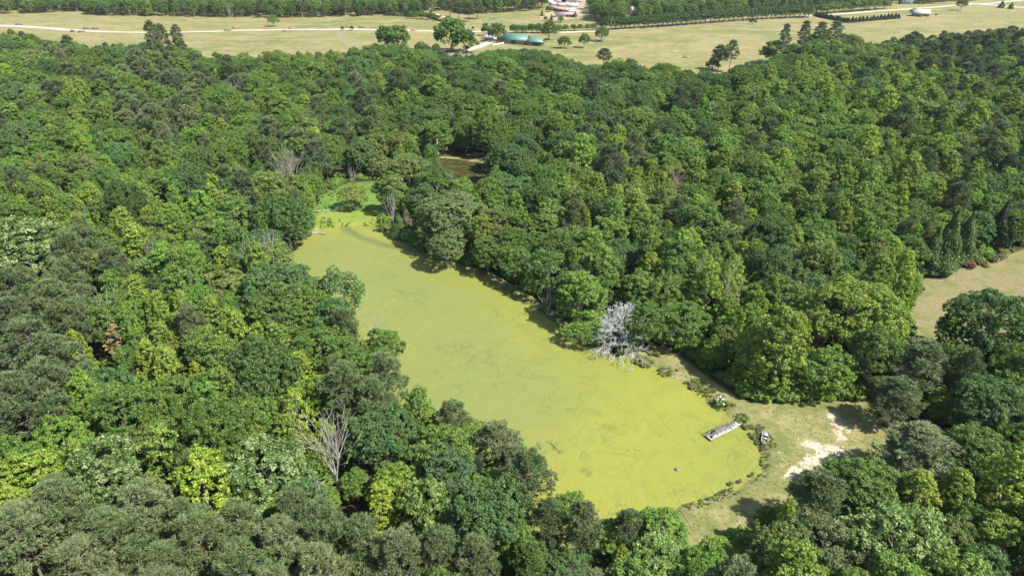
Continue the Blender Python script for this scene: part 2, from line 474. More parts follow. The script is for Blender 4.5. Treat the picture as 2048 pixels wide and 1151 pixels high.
# kind -> list of prototypes: dict(crown mesh, trunk mesh, joined mesh, R, H, zc)
PROTO = {}
def add_proto(kind, shape, leafm, barkm, R0, H, zc, tri=False):
    V, F, T, segs = shape
    TV, TF = tubes(segs, 5)
    kw = dict(tris=F) if tri else dict(quads=F)
    crown = np_mesh(kind + '_crown', V, mats=[M[leafm]], fattr={'tint': T}, **kw)
    trunk = np_mesh(kind + '_trunk', TV, quads=TF, mats=[M[barkm]], smooth=True)
    d = dict(crown=crown, trunk=trunk, R=R0, H=H, zc=zc, kind=kind)
    # one joined mesh for the woodland mass
    if tri:
        q, t_ = TF + len(V), F
        mi = np.concatenate([np.ones(len(TF)), np.zeros(len(F))]); tt = np.concatenate([np.zeros(len(TF)), T])
    else:
        q, t_ = np.concatenate([F, TF + len(V)]), None
        mi = np.concatenate([np.zeros(len(F)), np.ones(len(TF))]); tt = np.concatenate([T, np.zeros(len(TF))])
    d['make_joined'] = lambda: np_mesh(kind + '_whole', np.concatenate([V, TV]), quads=q, tris=t_, mats=[M[leafm], M[barkm]], midx=mi, fattr={'tint': tt})
    PROTO.setdefault(kind, []).append(d)
    return d

for s_ in range(3):
    add_proto('oak', oak_shape(6.0, 14.5, 36, 18, 38, (0.11, 0.23), (1.3, 2.3)), 'leaf', 'bark_grey', 6.0, 14.5, 8.8)
for s_ in range(2):
    add_proto('big_oak', oak_shape(9.0, 17.5, 64, 24, 33, (0.12, 0.24), (1.5, 2.7), 3.0), 'leaf', 'bark_grey', 9.0, 17.5, 10.5)
add_proto('pale_oak', oak_shape(6.5, 16.0, 42, 19, 36, (0.12, 0.23), (1.1, 2.0)), 'leaf_pale', 'bark_grey', 6.5, 16.0, 9.4)
for s_ in range(3):
    add_proto('maple', oak_shape(4.6, 15.0, 32, 15, 35, (0.11, 0.23), (0.9, 1.8), 1.8, (0.4, 0.75)), 'leaf', 'bark_grey', 4.6, 15.0, 8.6)
add_proto('maple', oak_shape(3.9, 16.5, 30, 15, 35, (0.11, 0.23), (0.8, 1.6), 1.8, (0.4, 0.75)), 'leaf', 'bark_grey', 3.9, 16.5, 9.3)
add_proto('maple', oak_shape(5.6, 13.0, 30, 17, 35, (0.11, 0.23), (1.0, 2.2), 1.8, (0.4, 0.8)), 'leaf', 'bark_grey', 5.6, 13.0, 7.4)
add_proto('oak', oak_shape(6.6, 13.0, 26, 24, 36, (0.11, 0.23), (1.6, 2.9)), 'leaf', 'bark_grey', 6.6, 13.0, 7.8)
for s_ in range(3):
    add_proto('poplar', poplar_shape(3.5, 16.0, 56, 9, 26, (0.12, 0.25), 2.2, (0.8, 1.5)), 'leaf', 'bark_grey', 3.6, 16.0, 9.2)
add_proto('thin_poplar', poplar_shape(3.1, 16.0, 42, 7, 18, (0.11, 0.24), 4.0, (0.55, 1.0)), 'leaf', 'bark_grey', 3.2, 16.0, 10.2)
for s_ in range(3):
    add_proto('pine', pine_shape(4.2, 17.5, 62, 30, 6.5), 'needle', 'bark_brown', 4.4, 17.5, 12, True)
add_proto('tall_pine', pine_shape(3.3, 21.0, 46, 34, 8.5, 0.5), 'needle', 'bark_grey', 3.5, 21.0, 16, True)
add_proto('cedar', cedar_shape(2.3, 8.0, 5200), 'leaf', 'bark_brown', 2.3, 8.0, 3.6)
add_proto('willow', oak_shape(4.0, 8.5, 22, 14, 22, (0.11, 0.22), (0.8, 1.5), 1.0), 'leaf', 'bark_grey', 4.0, 8.5, 4.6)
add_proto('row_tree', oak_shape(3.4, 8.0, 18, 14, 26, (0.15, 0.30), (1.0, 1.6), 0.5), 'leaf', 'bark_brown', 3.4, 8.0, 4.2)
for s_ in range(3):
    add_proto('bush', bush_shape(1.4, 1.9, 9, 75), 'leaf', 'bark_brown', 1.4, 1.9, 1.0)

# ------------------------------------------------------------------ object helpers
def link(o, parent=None):
    col.objects.link(o)
    if parent is not None: o.parent = parent
    return o

def thing(name, label, cat, loc, rotz=0.0, group=None, scale=None):
    o = link(bpy.data.objects.new(name, None)); o.location = [float(v) for v in loc]; o.rotation_euler = (0, 0, rotz)
    if scale: o.scale = scale
    o.empty_display_size = 0.5
    o['label'] = label; o['category'] = cat
    if group: o['group'] = group
    return o

def obj(name, mesh, parent=None, color=None, kind=None):
    o = link(bpy.data.objects.new(name, mesh), parent)
    if color is not None:
        o.color = (*color, 1.0); o['tcol'] = [float(v) for v in color]
    if kind: o['kind'] = kind
    return o

def box(cx, cy, cz, sx, sy, sz, rz=0.0):
    c, s = math.cos(rz), math.sin(rz)
    v = []
    for z in (-.5, .5):
        for x, y in ((-.5, -.5), (.5, -.5), (.5, .5), (-.5, .5)):
            X, Y = x * sx, y * sy
            v.append((cx + X * c - Y * s, cy + X * s + Y * c, cz + z * sz))
    return np.array(v), np.array([(0, 3, 2, 1), (4, 5, 6, 7), (0, 1, 5, 4), (1, 2, 6, 5), (2, 3, 7, 6), (3, 0, 4, 7)])

def joinq(parts):
    V, F, o = [], [], 0
    for v, f in parts:
        V.append(v); F.append(np.asarray(f) + o); o += len(v)
    return np.concatenate(V), np.concatenate(F)

def part(name, boxes, mat, parent, kind=None):
    V, F = joinq(boxes)
    return obj(name, np_mesh(name, V, quads=F, mats=[mat]), parent, kind=kind)

def px_m(px, py):
    p = on_ground(px, py)
    return float(project(p)[2]) / FPX

# ------------------------------------------------------------------ setting: ground
def axis(*runs):
    a = np.concatenate([np.arange(*r) for r in runs]); return np.unique(np.round(a, 3))
gx = axis((-7000, -700, 450), (-700, -180, 8), (-180, 230, 1.3), (230, 700, 8), (700, 7001, 450))
gy = axis((-900, 0, 150), (0, 66, 6), (66, 350, 1.3), (350, 1100, 7), (1100, 2000, 60), (2000, 9001, 500))
X, Y = np.meshgrid(gx, gy)
near = (np.abs(X) < 235) & (Y > 60) & (Y < 400)
sd = np.full(X.shape, 60.0)
xn, yn = X[near], Y[near]
wob = 0.8 * np.sin(xn * 0.9 + 1.3 * np.sin(yn * 0.5)) + 0.6 * np.sin(yn * 1.3 + np.sin(xn * 0.7)) + 0.4 * np.sin(xn * 2.3 + yn * 1.9)
d = seg_dist(xn, yn, POND, True); d[inside(xn, yn, POND)] *= -1
sd_pond = d + 0.45 * wob
d2 = seg_dist(xn, yn, POOL, True); d2[inside(xn, yn, POOL)] *= -1
sd[near] = np.minimum(sd_pond, d2 + 0.4 * wob)
Z = gz_base(X, Y)
Z = np.where(near, -0.7 + (Z + 0.7) * ss(-1.6, 2.2, sd), Z)
bumps = 0.05 * np.sin(X * 1.7 + 2 * np.sin(Y * 0.6)) * np.sin(Y * 1.45 + X * 0.3)
Z = Z + np.where(near & (sd > 2), bumps, 0)

def soft(px_poly, w=2.0):
    """0..1 cover of a patch given by its outline in the photograph, soft by w metres"""
    g = smooth_closed(G(px_poly), 1)
    a = np.array(g); x0, y0 = a.min(0) - 6; x1, y1 = a.max(0) + 6
    m = (X > x0) & (X < x1) & (Y > y0) & (Y < y1)
    r = np.zeros(X.shape)
    dd = seg_dist(X[m], Y[m], g, True); dd[inside(X[m], Y[m], g)] *= -1
    r[m] = 1 - ss(-w, w, dd)
    return r
def track(px_line, w, k=1.0):
    g = G(px_line); a = np.array(g); x0, y0 = a.min(0) - 8; x1, y1 = a.max(0) + 8
    m = (X > x0) & (X < x1) & (Y > y0) & (Y < y1)
    r = np.zeros(X.shape); r[m] = k * (1 - ss(w * 0.35, w, seg_dist(X[m], Y[m], g)))
    return r
grass = np.maximum.reduce([soft(CLEAR_PX), soft(BANK_PX), soft(FIELD2_PX)])
grass = np.maximum(grass, np.where(near & (sd < 4), (1 - ss(2.0, 5.0, sd)) * 0.7, 0))
dirt = np.maximum.reduce([
    soft([(1590, 872), (1612, 874), (1640, 884), (1668, 886), (1678, 900), (1668, 908), (1650, 905), (1630, 902), (1612, 894), (1594, 886)], 1.2),
    soft([(1598, 920), (1612, 914), (1628, 928), (1614, 938), (1596, 934)], 1.2),
    track([(1676, 904), (1648, 916), (1620, 932), (1598, 944)], 1.6), track([(1668, 896), (1640, 908), (1612, 920), (1588, 940), (1570, 952)], 1.4, 0.95),
    track([(1665, 822), (1672, 840), (1678, 862), (1684, 872)], 2.3, 0.85), track([(1684, 872), (1672, 882), (1660, 892)], 1.2, 0.7),
    track([(1668, 912), (1682, 924), (1692, 930)], 1.6, 0.8), track([(1690, 898), (1698, 912)], 0.9, 0.75),
    track([(1542, 900), (1560, 905), (1576, 912)], 0.8, 0.8), track([(1640, 828), (1648, 846)], 1.4, 0.62), track([(1566, 840), (1580, 846)], 1.6, 0.62),
    track([(1532, 838), (1556, 844)], 2.2, 0.58), track([(1700, 815), (1712, 840), (1700, 850)], 3.5, 0.6), track([(1606, 884), (1616, 915)], 0.9, 0.55),
    track([(1590, 950), (1540, 985), (1470, 1015), (1400, 1042), (1370, 1052)], 1.2, 0.46), track([(1560, 955), (1480, 1000), (1420, 1020), (1380, 1030)], 1.0, 0.42),
    track([(1300, 694), (1345, 712), (1400, 752), (1450, 785), (1500, 812), (1540, 830)], 1.6, 0.55),
    track([(1296, 700), (1290, 695)], 2.5, 0.6), track([(1102, 608), (1118, 606), (1128, 612)], 3.0, 0.62), track([(930, 512), (940, 516)], 2.2, 0.6),
    track([(1840, 610), (1860, 600)], 6, 0.5), track([(1880, 560), (1960, 552), (1990, 545)], 2.5, 0.55), track([(1860, 545), (1905, 540)], 2.5, 0.6),
    track([(1850, 640), (1880, 640)], 5, 0.47), track([(1990, 590), (2048, 578)], 5, 0.5),
    track([(920, 322), (945, 322)], 2.5, 0.7)])
field = np.where(Y > 300, np.clip(soft(F_LEFT + [], 6) + soft(F_RIGHT, 6), 0, 1), 0)
pxg, pyg, _ = project(np.stack([X, Y, Z], -1))
field = np.maximum(field, np.where((Y > 430), ss(430, 470, Y), 0))
field = np.maximum(field, np.where((X < -120) & (Y > 200) & inside(pxg, pyg, [(-400, 110), (12, 120), (14, 200), (-400, 260)]), 1, 0))
marsh = soft(MARSH_PX, 1.5); 
pond_gr = soft([(625, 470), (628, 424), (700, 420), (770, 424), (775, 463), (690, 456), (640, 461)], 1.5)
red = np.maximum.reduce([track([(1705, 815), (1715, 842)], 3.5), track([(1102, 606), (1126, 612)], 4), track([(928, 512), (942, 518)], 3.5), track([(900, 520), (1130, 630)], 1.0, 0.2)])
red = np.maximum(red, track([(1850, 620), (1900, 560), (2000, 590)], 9, 0.35))

V = np.stack([X, Y, Z], -1).reshape(-1, 3)
ny, nx = X.shape
ii = (np.arange(ny - 1)[:, None] * nx + np.arange(nx - 1)[None, :]).ravel()
F = np.stack([ii, ii + 1, ii + nx + 1, ii + nx], -1)

m, t, out = new_mat('ground_cover')
co = t.new('ShaderNodeTexCoord').outputs['Object']
nb = t.noise(co, 0.035, 4, 0.6); nm = t.noise(co, 0.16, 5, 0.65, 0.4); nf = t.noise(co, 1.1, 4, 0.7); nff = t.noise(co, 4.0, 3, 0.7)
floor_c = t.mix(t.step(nm, 0.35, 0.65), (0.039, 0.030, 0.017), (0.026, 0.037, 0.012))
g1 = t.mix(t.step(nm, 0.33, 0.62), (0.096, 0.107, 0.034), (0.186, 0.162, 0.076))
g1 = t.mix(t.step(nf, 0.40, 0.68), g1, (0.079, 0.098, 0.027))
g1 = t.mix(t.math('MULTIPLY', t.step(nff, 0.5, 0.75), 0.35), g1, (0.216, 0.185, 0.094))
gr = t.step(t.math('ADD', t.attr('grass'), t.math('MULTIPLY', t.math('SUBTRACT', nf, 0.5), 0.5)), 0.3, 0.7)
c = t.mix(gr, floor_c, g1)
mp = t.new('ShaderNodeMapping'); mp.inputs['Scale'].default_value = (0.6, 1.0, 1.0); t.link(co, mp.inputs[0])
nh = t.noise(mp.outputs[0], 0.013, 6, 0.62, 0.5); nh2 = t.noise(mp.outputs[0], 0.045, 6, 0.75)
f1 = t.mix(t.step(nh, 0.38, 0.64), (0.152, 0.133, 0.056), (0.099, 0.109, 0.036))
f1 = t.mix(t.math('MULTIPLY', t.step(nh2, 0.46, 0.58), 0.8), f1, (0.189, 0.160, 0.077))
f1 = t.mix(t.math('MULTIPLY', t.step(nm, 0.52, 0.64), 0.8), f1, (0.086, 0.099, 0.030))
c = t.mix(t.math('MULTIPLY', t.attr('brown'), t.step(nm, 0.34, 0.6, 0.05, 0.62)), c, (0.135, 0.108, 0.062))
c = t.mix(t.attr('field'), c, f1)
ms = t.mix(t.step(nm, 0.4, 0.6), (0.065, 0.120, 0.026), (0.091, 0.144, 0.030))
ms = t.mix(t.math('MULTIPLY', t.attr('reed'), 0.95), ms, t.mix(t.step(nm, 0.35, 0.65), (0.147, 0.173, 0.033), (0.116, 0.151, 0.030)))
ms = t.mix(t.math('MULTIPLY', t.step(nf, 0.5, 0.75), 0.5), ms, (0.057, 0.125, 0.017))
c = t.mix(t.attr('marsh'), c, ms)
dn = t.math('ADD', t.math('MULTIPLY', t.math('SUBTRACT', nf, 0.5), 0.9), t.math('MULTIPLY', t.math('SUBTRACT', nm, 0.5), 0.5))
df = t.step(t.math('ADD', t.attr('dirt'), t.math('MULTIPLY', dn, 1.9)), 0.62, 0.95)
sand = t.mix(t.step(nff, 0.3, 0.7), (0.370, 0.318, 0.252), (0.266, 0.214, 0.156))
sand = t.mix(t.attr('red'), sand, (0.266, 0.148, 0.088))
c = t.mix(df, c, sand)
principled(t, out, c, 0.95, 0.1, 0, t.math('ADD', nf, t.math('MULTIPLY', nff, 0.6)), 0.12)
ground = obj('ground', np_mesh('ground', V, quads=F, mats=[m], vattr={'grass': grass.ravel(), 'dirt': dirt.ravel(), 'field': field.ravel(),
             'marsh': marsh.ravel(), 'reed': pond_gr.ravel(), 'red': red.ravel(), 'brown': soft(FIELD2_PX).ravel()}, smooth=True), kind='structure')

# ------------------------------------------------------------------ setting: water
def sheet(name, poly, z, mat, step=1.5, pad=3.0, vattrs=None):
    a = np.array(poly); x0, y0 = a.min(0) - pad; x1, y1 = a.max(0) + pad
    xs = np.arange(x0, x1 + step, step); ys = np.arange(y0, y1 + step, step)
    XX, YY = np.meshgrid(xs, ys)
    dd = seg_dist(XX, YY, poly, True); ins = inside(XX, YY, poly); ok = ins | (dd < pad)
    ny_, nx_ = XX.shape
    i0 = (np.arange(ny_ - 1)[:, None] * nx_ + np.arange(nx_ - 1)[None, :])
    good = ok[:-1, :-1] & ok[1:, :-1] & ok[:-1, 1:] & ok[1:, 1:]
    i0 = i0[good]
    Fq = np.stack([i0, i0 + 1, i0 + nx_ + 1, i0 + nx_], -1)
    used, inv = np.unique(Fq, return_inverse=True)
    Vq = np.stack([XX, YY, np.full(XX.shape, z)], -1).reshape(-1, 3)[used]
    va = {k: f(Vq[:, 0], Vq[:, 1]) for k, f in (vattrs or {}).items()}
    return obj(name, np_mesh(name, Vq, quads=inv.reshape(-1, 4), mats=[mat], vattr=va), kind='structure')

CHAN = [([(690, 440), (694, 458), (720, 474), (770, 490), (830, 502), (870, 510)], 2.2), ([(1074, 884), (1082, 898), (1090, 902)], 0.5), ([(1100, 884), (1112, 896), (1124, 906)], 0.6),
        ([(1166, 940), (1180, 946)], 0.8), ([(690, 440), (686, 455)], 1.5)]
CHAN_G = [(G(p, 0.0), w) for p, w in CHAN]
def chan(x, y):
    r = np.zeros(x.shape)
    for g, w in CHAN_G: r = np.maximum(r, 1 - ss(w * 0.3, w, seg_dist(x, y, g)))
    return r
SHEEN_G = G([(660, 520), (760, 570), (850, 640), (900, 720), (960, 790)], 0.0)
def thin(x, y):  # mask of the painted sky sheen, fading out from its centre line
    return 1 - ss(6, 34, seg_dist(x, y, SHEEN_G))
m, t, out = new_mat('duckweed_water')
co = t.new('ShaderNodeTexCoord').outputs['Object']
wv = t.new('ShaderNodeTexNoise'); wv.inputs['Scale'].default_value = 0.035; wv.inputs['Detail'].default_value = 2; t.link(co, wv.inputs['Vector'])
vm = t.new('ShaderNodeVectorMath', operation='MULTIPLY_ADD'); t.link(wv.outputs['Color'], vm.inputs[0]); vm.inputs[1].default_value = (26, 26, 0); t.link(co, vm.inputs[2])
wc = vm.outputs[0]
big = t.noise(co, 0.022, 3, 0.55); mid = t.noise(wc, 0.22, 5, 0.7); fine = t.noise(co, 2.2, 3, 0.7); grain = t.noise(co, 3.4, 3, 0.75)
c = t.mix(t.step(big, 0.36, 0.62), (0.163, 0.165, 0.024), (0.141, 0.152, 0.026))
c = t.mix(t.math('MULTIPLY', t.attr('thin'), 0.85), c, (0.115, 0.132, 0.038))  # sky sheen put into the weed colour as a greyer green band
c = t.mix(t.math('MULTIPLY', t.step(mid, 0.45, 0.66), 0.55), c, (0.117, 0.131, 0.024))
# pale drifting flecks and mats
vo = t.new('ShaderNodeTexVoronoi'); vo.inputs['Scale'].default_value = 0.75; vo.inputs['Randomness'].default_value = 1.0
vd = t.new('ShaderNodeVectorMath', operation='MULTIPLY_ADD'); t.link(t.new('ShaderNodeTexNoise').outputs['Color'], vd.inputs[0]); vd.inputs[1].default_value = (0.0, 0.0, 0); t.link(co, vd.inputs[2])
t.link(co, vo.inputs['Vector'])
fl = t.math('MULTIPLY', t.step(t.math('ADD', vo.outputs['Distance'], t.math('MULTIPLY', fine, 0.25)), 0.22, 0.36, 1.0, 0.0), t.step(t.noise(co, 0.12, 3), 0.38, 0.56))
c = t.mix(t.math('MULTIPLY', fl, 0.7), c, (0.213, 0.207, 0.041))
# wind-drawn dark seams: narrow ridges of a warped noise
sm = t.noise(wc, 0.10, 4, 0.62, 0.6)
seam = t.step(t.math('ABSOLUTE', t.math('SUBTRACT', sm, 0.5)), 0.0, 0.018, 1.0, 0.0)
sm2 = t.noise(wc, 0.27, 3, 0.6, 0.8)
seam2 = t.step(t.math('ABSOLUTE', t.math('SUBTRACT', sm2, 0.47)), 0.0, 0.018, 1.0, 0.0)
msk = t.step(t.noise(co, 0.05, 3), 0.40, 0.60)
sa = t.math('MULTIPLY', t.math('MAXIMUM', seam, t.math('MULTIPLY', seam2, 0.7)), t.math('MULTIPLY', msk, t.step(fine, 0.3, 0.6)))
c = t.mix(t.math('MULTIPLY', sa, 0.65), c, (0.052, 0.066, 0.019))
c = t.mix(t.math('MULTIPLY', t.attr('channel'), t.step(fine, 0.2, 0.6)), c, (0.069, 0.089, 0.027))
c = t.mix(t.math('MULTIPLY', t.step(grain, 0.48, 0.72), 0.36), c, (0.090, 0.102, 0.017))
c = t.mix(t.step(t.noise(co, 0.9, 2), 0.765, 0.79), c, (0.061, 0.069, 0.015))
principled(t, out, c, 0.62, 0.28, 0, t.math('ADD', fine, t.math('MULTIPLY', grain, 0.5)), 0.03)
sheet('pond', POND, 0.0, m, 1.0, 3.0, {'channel': chan, 'thin': thin})

m, t, out = new_mat('dark_pond_water')
co = t.new('ShaderNodeTexCoord').outputs['Object']
n1 = t.noise(co, 0.35, 4, 0.6)
c = t.mix(t.step(n1, 0.45, 0.62), (0.030, 0.029, 0.013), (0.060, 0.064, 0.020))
principled(t, out, c, 0.12, 0.5, 0, t.noise(co, 2.0, 2), 0.01)
sheet('back_pond', POOL, 0.0, m, 2.0, 3.0)
m, t, out = new_mat('far_pond_water')
co = t.new('ShaderNodeTexCoord').outputs['Object']
c = t.mix(t.step(t.noise(co, 0.08, 4), 0.4, 0.62), (0.20, 0.21, 0.06), (0.10, 0.11, 0.04))
principled(t, out, c, 0.3, 0.4)
def drape(name, poly, mat, lift, step=6.0):
    o = sheet(name, poly, 0.0, mat, step, 0.1)
    me = o.data
    for v in me.vertices: v.co.z = float(gz_base(v.co.x, v.co.y)) + lift
    return o
drape('far_pond', smooth_closed(G(FARPOND_PX), 2), m, 0.12, 4.0)

# ------------------------------------------------------------------ setting: roads and yards
def strip(name, px_line, w, mat, lift=0.1, step=5.0):
    g = np.array(G(px_line))
    s = np.concatenate([[0], np.cumsum(np.linalg.norm(np.diff(g, axis=0), axis=1))])
    q = np.arange(0, s[-1], step)
    px = np.interp(q, s, g[:, 0]); py = np.interp(q, s, g[:, 1])
    for _ in range(6):
        px[1:-1] = (px[:-2] + 2 * px[1:-1] + px[2:]) / 4; py[1:-1] = (py[:-2] + 2 * py[1:-1] + py[2:]) / 4
    tx, ty = np.gradient(px), np.gradient(py); ln = np.hypot(tx, ty); nx_, ny_ = -ty / ln, tx / ln
    cols = []
    for k in (-0.5, -0.2, 0.2, 0.5):
        wv_ = w * (1 + 0.12 * np.sin(q * 0.13 + k * 9)) * k
        a, b = px + nx_ * wv_, py + ny_ * wv_
        cols.append(np.stack([a, b, gz_base(a, b) + lift], -1))
    Vs = np.stack(cols, 1).reshape(-1, 3)
    i = np.arange(len(q) - 1)[:, None] * 4 + np.arange(3)[None, :]
    i = i.ravel()
    return obj(name, np_mesh(name, Vs, quads=np.stack([i, i + 1, i + 5, i + 4], -1), mats=[mat], smooth=True), kind='structure')
def dusty(name, a, b, sc_=0.3):
    m, t, out = new_mat(name)
    co = t.new('ShaderNodeTexCoord').outputs['Object']
    n = t.noise(co, sc_, 5, 0.65)
    principled(t, out, t.mix(t.step(n, 0.35, 0.65), a, b), 0.95, 0.1, 0, n, 0.05)
    return m
M['gravel'] = dusty('pale_gravel', (0.314, 0.289, 0.240), (0.249, 0.225, 0.181))
M['yard'] = dusty('yard_dirt', (0.257, 0.193, 0.132), (0.185, 0.150, 0.090), 0.06)
M['mown'] = dusty('mown_track', (0.167, 0.146, 0.080), (0.135, 0.125, 0.062), 0.2)
M['pave'] = dusty('pale_paving', (0.299, 0.289, 0.261), (0.249, 0.239, 0.212), 0.2)
strip('gravel_road', [(-80, 48), (0, 52), (60, 54), (130, 60), (210, 64), (300, 66), (400, 64), (480, 61), (560, 60), (700, 59), (800, 61), (870, 63), (960, 64), (1040, 65), (1130, 65), (1200, 62), (1290, 55), (1400, 46), (1500, 40), (1600, 34), (1700, 27), (1800, 20), (1900, 12), (1935, 9)], 9.5, M['gravel'], 0.14)
strip('gravel_driveway', [(895, 108), (930, 103), (955, 95), (972, 88), (984, 83), (988, 76), (980, 68)], 8, M['gravel'], 0.14, 3)
strip('paved_road', [(1925, 6), (1960, 9), (2000, 12), (2060, 17), (2120, 22)], 10, M['pave'], 0.18)
strip('side_road', [(1935, 9), (1975, 8), (2010, 4), (2060, 0), (2120, -5)], 9, M['pave'], 0.14)
strip('farm_track', [(686, 62), (681, 70), (686, 80), (702, 90), (716, 98)], 9, M['mown'], 0.1, 3)
drape('yard', smooth_closed(G(YARD_PX), 1), M['yard'], 0.12)
strip('yard_drive', [(1130, 22), (1150, 24), (1178, 22)], 14, M['gravel'], 0.2)

# ------------------------------------------------------------------ trees: records first, objects later
REC = []
WORDS = {}
C_OAK, C_BLUE, C_DEEP = (0.088, 0.150, 0.030), (0.077, 0.144, 0.045), (0.062, 0.116, 0.029)
C_MAPLE, C_OLIVE, C_FRESH = (0.109, 0.179, 0.034), (0.122, 0.167, 0.041), (0.118, 0.201, 0.034)
C_BRIGHT, C_LIME, C_YEL, C_GOLD = (0.152, 0.226, 0.037), (0.171, 0.245, 0.039), (0.188, 0.257, 0.037), (0.207, 0.275, 0.035)
C_PINE, C_PINED, C_PINEL = (0.098, 0.135, 0.052), (0.081, 0.112, 0.048), (0.126, 0.160, 0.069)
C_TAN = (0.30, 0.22, 0.11)
COLNAME = [(C_OAK, 'dark green'), (C_BLUE, 'bluish green'), (C_DEEP, 'very dark green'), (C_MAPLE, 'mid green'), (C_OLIVE, 'olive green'), (C_FRESH, 'fresh green'), (C_BRIGHT, 'bright green'),
           (C_LIME, 'lime green'), (C_YEL, 'yellow green'), (C_GOLD, 'golden yellow'), (C_PINE, 'grey olive'), (C_PINED, 'dark grey'), (C_PINEL, 'pale olive'), (C_TAN, 'tan')]
SPECIES = {  # proto kind -> (object name, word)
    'oak': ('oak_tree', 'oak'), 'big_oak': ('oak_tree', 'oak'), 'pale_oak': ('oak_tree', 'oak'), 'maple': ('maple_tree', 'maple'), 'poplar': ('poplar_tree', 'poplar'),
    'thin_poplar': ('poplar_tree', 'poplar'), 'pine': ('pine_tree', 'pine'), 'tall_pine': ('pine_tree', 'pine'), 'cedar': ('cedar_tree', 'cedar'), 'willow': ('willow_tree', 'willow'),
    'row_tree': ('row_tree', 'tree'), 'bush': ('shrub', 'shrub')}

def rec(kind, x, y, z, sr, sz, color, label=None, group=None, pi=None, keep=False):
    P = PROTO[kind]
    pi = int(rng.integers(len(P))) if pi is None else pi
    p = P[pi]
    r = dict(kind=kind, pi=pi, x=float(x), y=float(y), z=float(z), sr=float(sr), sz=float(sz), rot=float(rng.uniform(0, 6.283)), color=tuple(color), label=label, group=group, keep=keep,
             R=p['R'] * sr, H=p['H'] * sz, zc=p['zc'] * sz)
    a, b, zd = project([x, y, z + r['zc']])
    r['px'], r['py'], r['w'] = float(a), float(b), float(r['R'] * FPX / zd)
    r['hh'] = float((r['H'] - r['zc']) * FPX / zd)
    REC.append(r)
    return r

def hero(kind, cx, cy, w, color, label=None, hs=1.0, pi=None, group=None):
    p = PROTO[kind][0]
    sr = 1.0
    pos = at(cx, cy, 8)
    for _ in range(4):
        zd = float(project(pos)[2])
        sr = max((w * zd / FPX / 2) / p['R'], 0.2)
        sz = max(sr, 0.05) ** 0.6 * hs
        g = float(gz_base(pos[0], pos[1]))
        pos = at(cx, cy, g + p['zc'] * sz)
    j = rng.uniform(0.97, 1.03, 3) * rng.uniform(.95, 1.05)
    return rec(kind, pos[0], pos[1], g, sr, sz, tuple(np.array(color) * j), label, group, pi, True)

def base_tree(kind, bx_, by_, w, h, color, label=None, group=None, pi=None):
    """tree given by its foot in the photograph and its width and height there"""
    p = PROTO[kind][0]; g = on_ground(bx_, by_); zd = float(project(g)[2])
    sr = (w * zd / FPX / 2) / p['R']; sz = (h * zd / FPX / 0.97) / p['H']
    return rec(kind, g[0], g[1], g[2], sr, sz, tuple(np.array(color) * rng.uniform(0.92, 1.08, 3)), label, group, pi, True)

# trees that the photograph singles out
hero('poplar', 414, 975, 112, C_GOLD, 'brightest yellow green tree standing just above the pines along the bottom left', 0.98, 0)
hero('pale_oak', 528, 945, 190, (0.085, 0.145, 0.034), 'large dark oak with pale silvery leaf tips right of the bright yellow tree', 0.8)
hero('maple', 65, 955, 100, C_LIME, 'lime green tree at the left edge above the dark pines', 0.9)
hero('pale_oak', 215, 945, 150, (0.08, 0.14, 0.032), 'broad dark oak with paler leaf tips near the bottom left corner')
hero('thin_poplar', 330, 910, 85, C_LIME, 'thin yellow green tree with bare limbs showing, left of the pale tipped oak', 1.0)
hero('thin_poplar', 590, 825, 62, C_YEL, 'slim yellow green tree with pale trunk above the bare white tree', 1.0)
hero('maple', 640, 950, 58, C_BRIGHT, 'bright green bushy tree left of the foot of the bare white tree', 0.62)
hero('maple', 655, 998, 60, C_FRESH, 'low green tree in front of the bare white tree', 0.5)
hero('maple', 712, 968, 62, C_MAPLE, 'low mid green tree right of the foot of the bare white tree', 0.6)
hero('poplar', 625, 905, 50, C_LIME, 'lime tree half behind the bare white tree on its left', 0.8)
hero('big_oak', 768, 868, 138, C_BLUE, 'round bluish oak right of the bare white tree', 0.95)
hero('poplar', 762, 1008, 62, C_GOLD, 'small golden yellow tree left of the large bluish oak at the bottom', 0.8)
hero('pale_oak', 855, 1012, 105, C_FRESH, 'fresh green tree with pale tips between golden tree and large bluish oak', 0.95)
hero('oak', 790, 965, 90, C_LIME, 'light lime green tree crown above the small golden yellow tree', 0.9)
hero('big_oak', 985, 1030, 165, C_BLUE, 'largest bluish round oak at the bottom centre below the pond', 1.0)
hero('oak', 895, 945, 120, (0.070, 0.128, 0.048), 'bluish oak with flat crown between two round bluish oaks')
hero('maple', 940, 872, 76, C_MAPLE, 'mid green tree filling the gap between the two pond edge pines', 0.62)
hero('pine', 1028, 918, 80, C_PINEL, 'pale pine just below the leaning pale pine at the pond edge', 0.74)
hero('maple', 1000, 935, 80, C_FRESH, 'low fresh green tree behind the pond edge pines', 0.6)
hero('maple', 1140, 1010, 60, C_MAPLE, 'small green tree between the last pines at the pond tip', 0.55)
hero('maple', 1215, 1070, 70, C_FRESH, 'low green tree right of the pine at the pond tip', 0.5)
hero('maple', 880, 900, 110, C_MAPLE, 'low mid green tree behind the olive pine at the pond edge')
hero('pine', 995, 878, 98, C_PINEL, 'pale olive pine leaning over the near left pond edge', 0.74)
hero('pine', 905, 832, 80, C_PINE, 'olive pine on the near pond edge, above left of the pale pine', 0.74)
hero('poplar', 840, 815, 62, C_FRESH, 'light green tree on the pond edge beside the olive pines', 0.75)
hero('poplar', 858, 852, 42, C_YEL, 'small yellow green tree beneath the pond edge pines', 0.7)
hero('pine', 1058, 948, 108, C_PINE, 'olive pine at the lower left pond edge above the large bluish oak', 0.95)
hero('pine', 1098, 1035, 80, C_PINE, 'slender olive pine right of the large bluish oak at the bottom', 0.95)
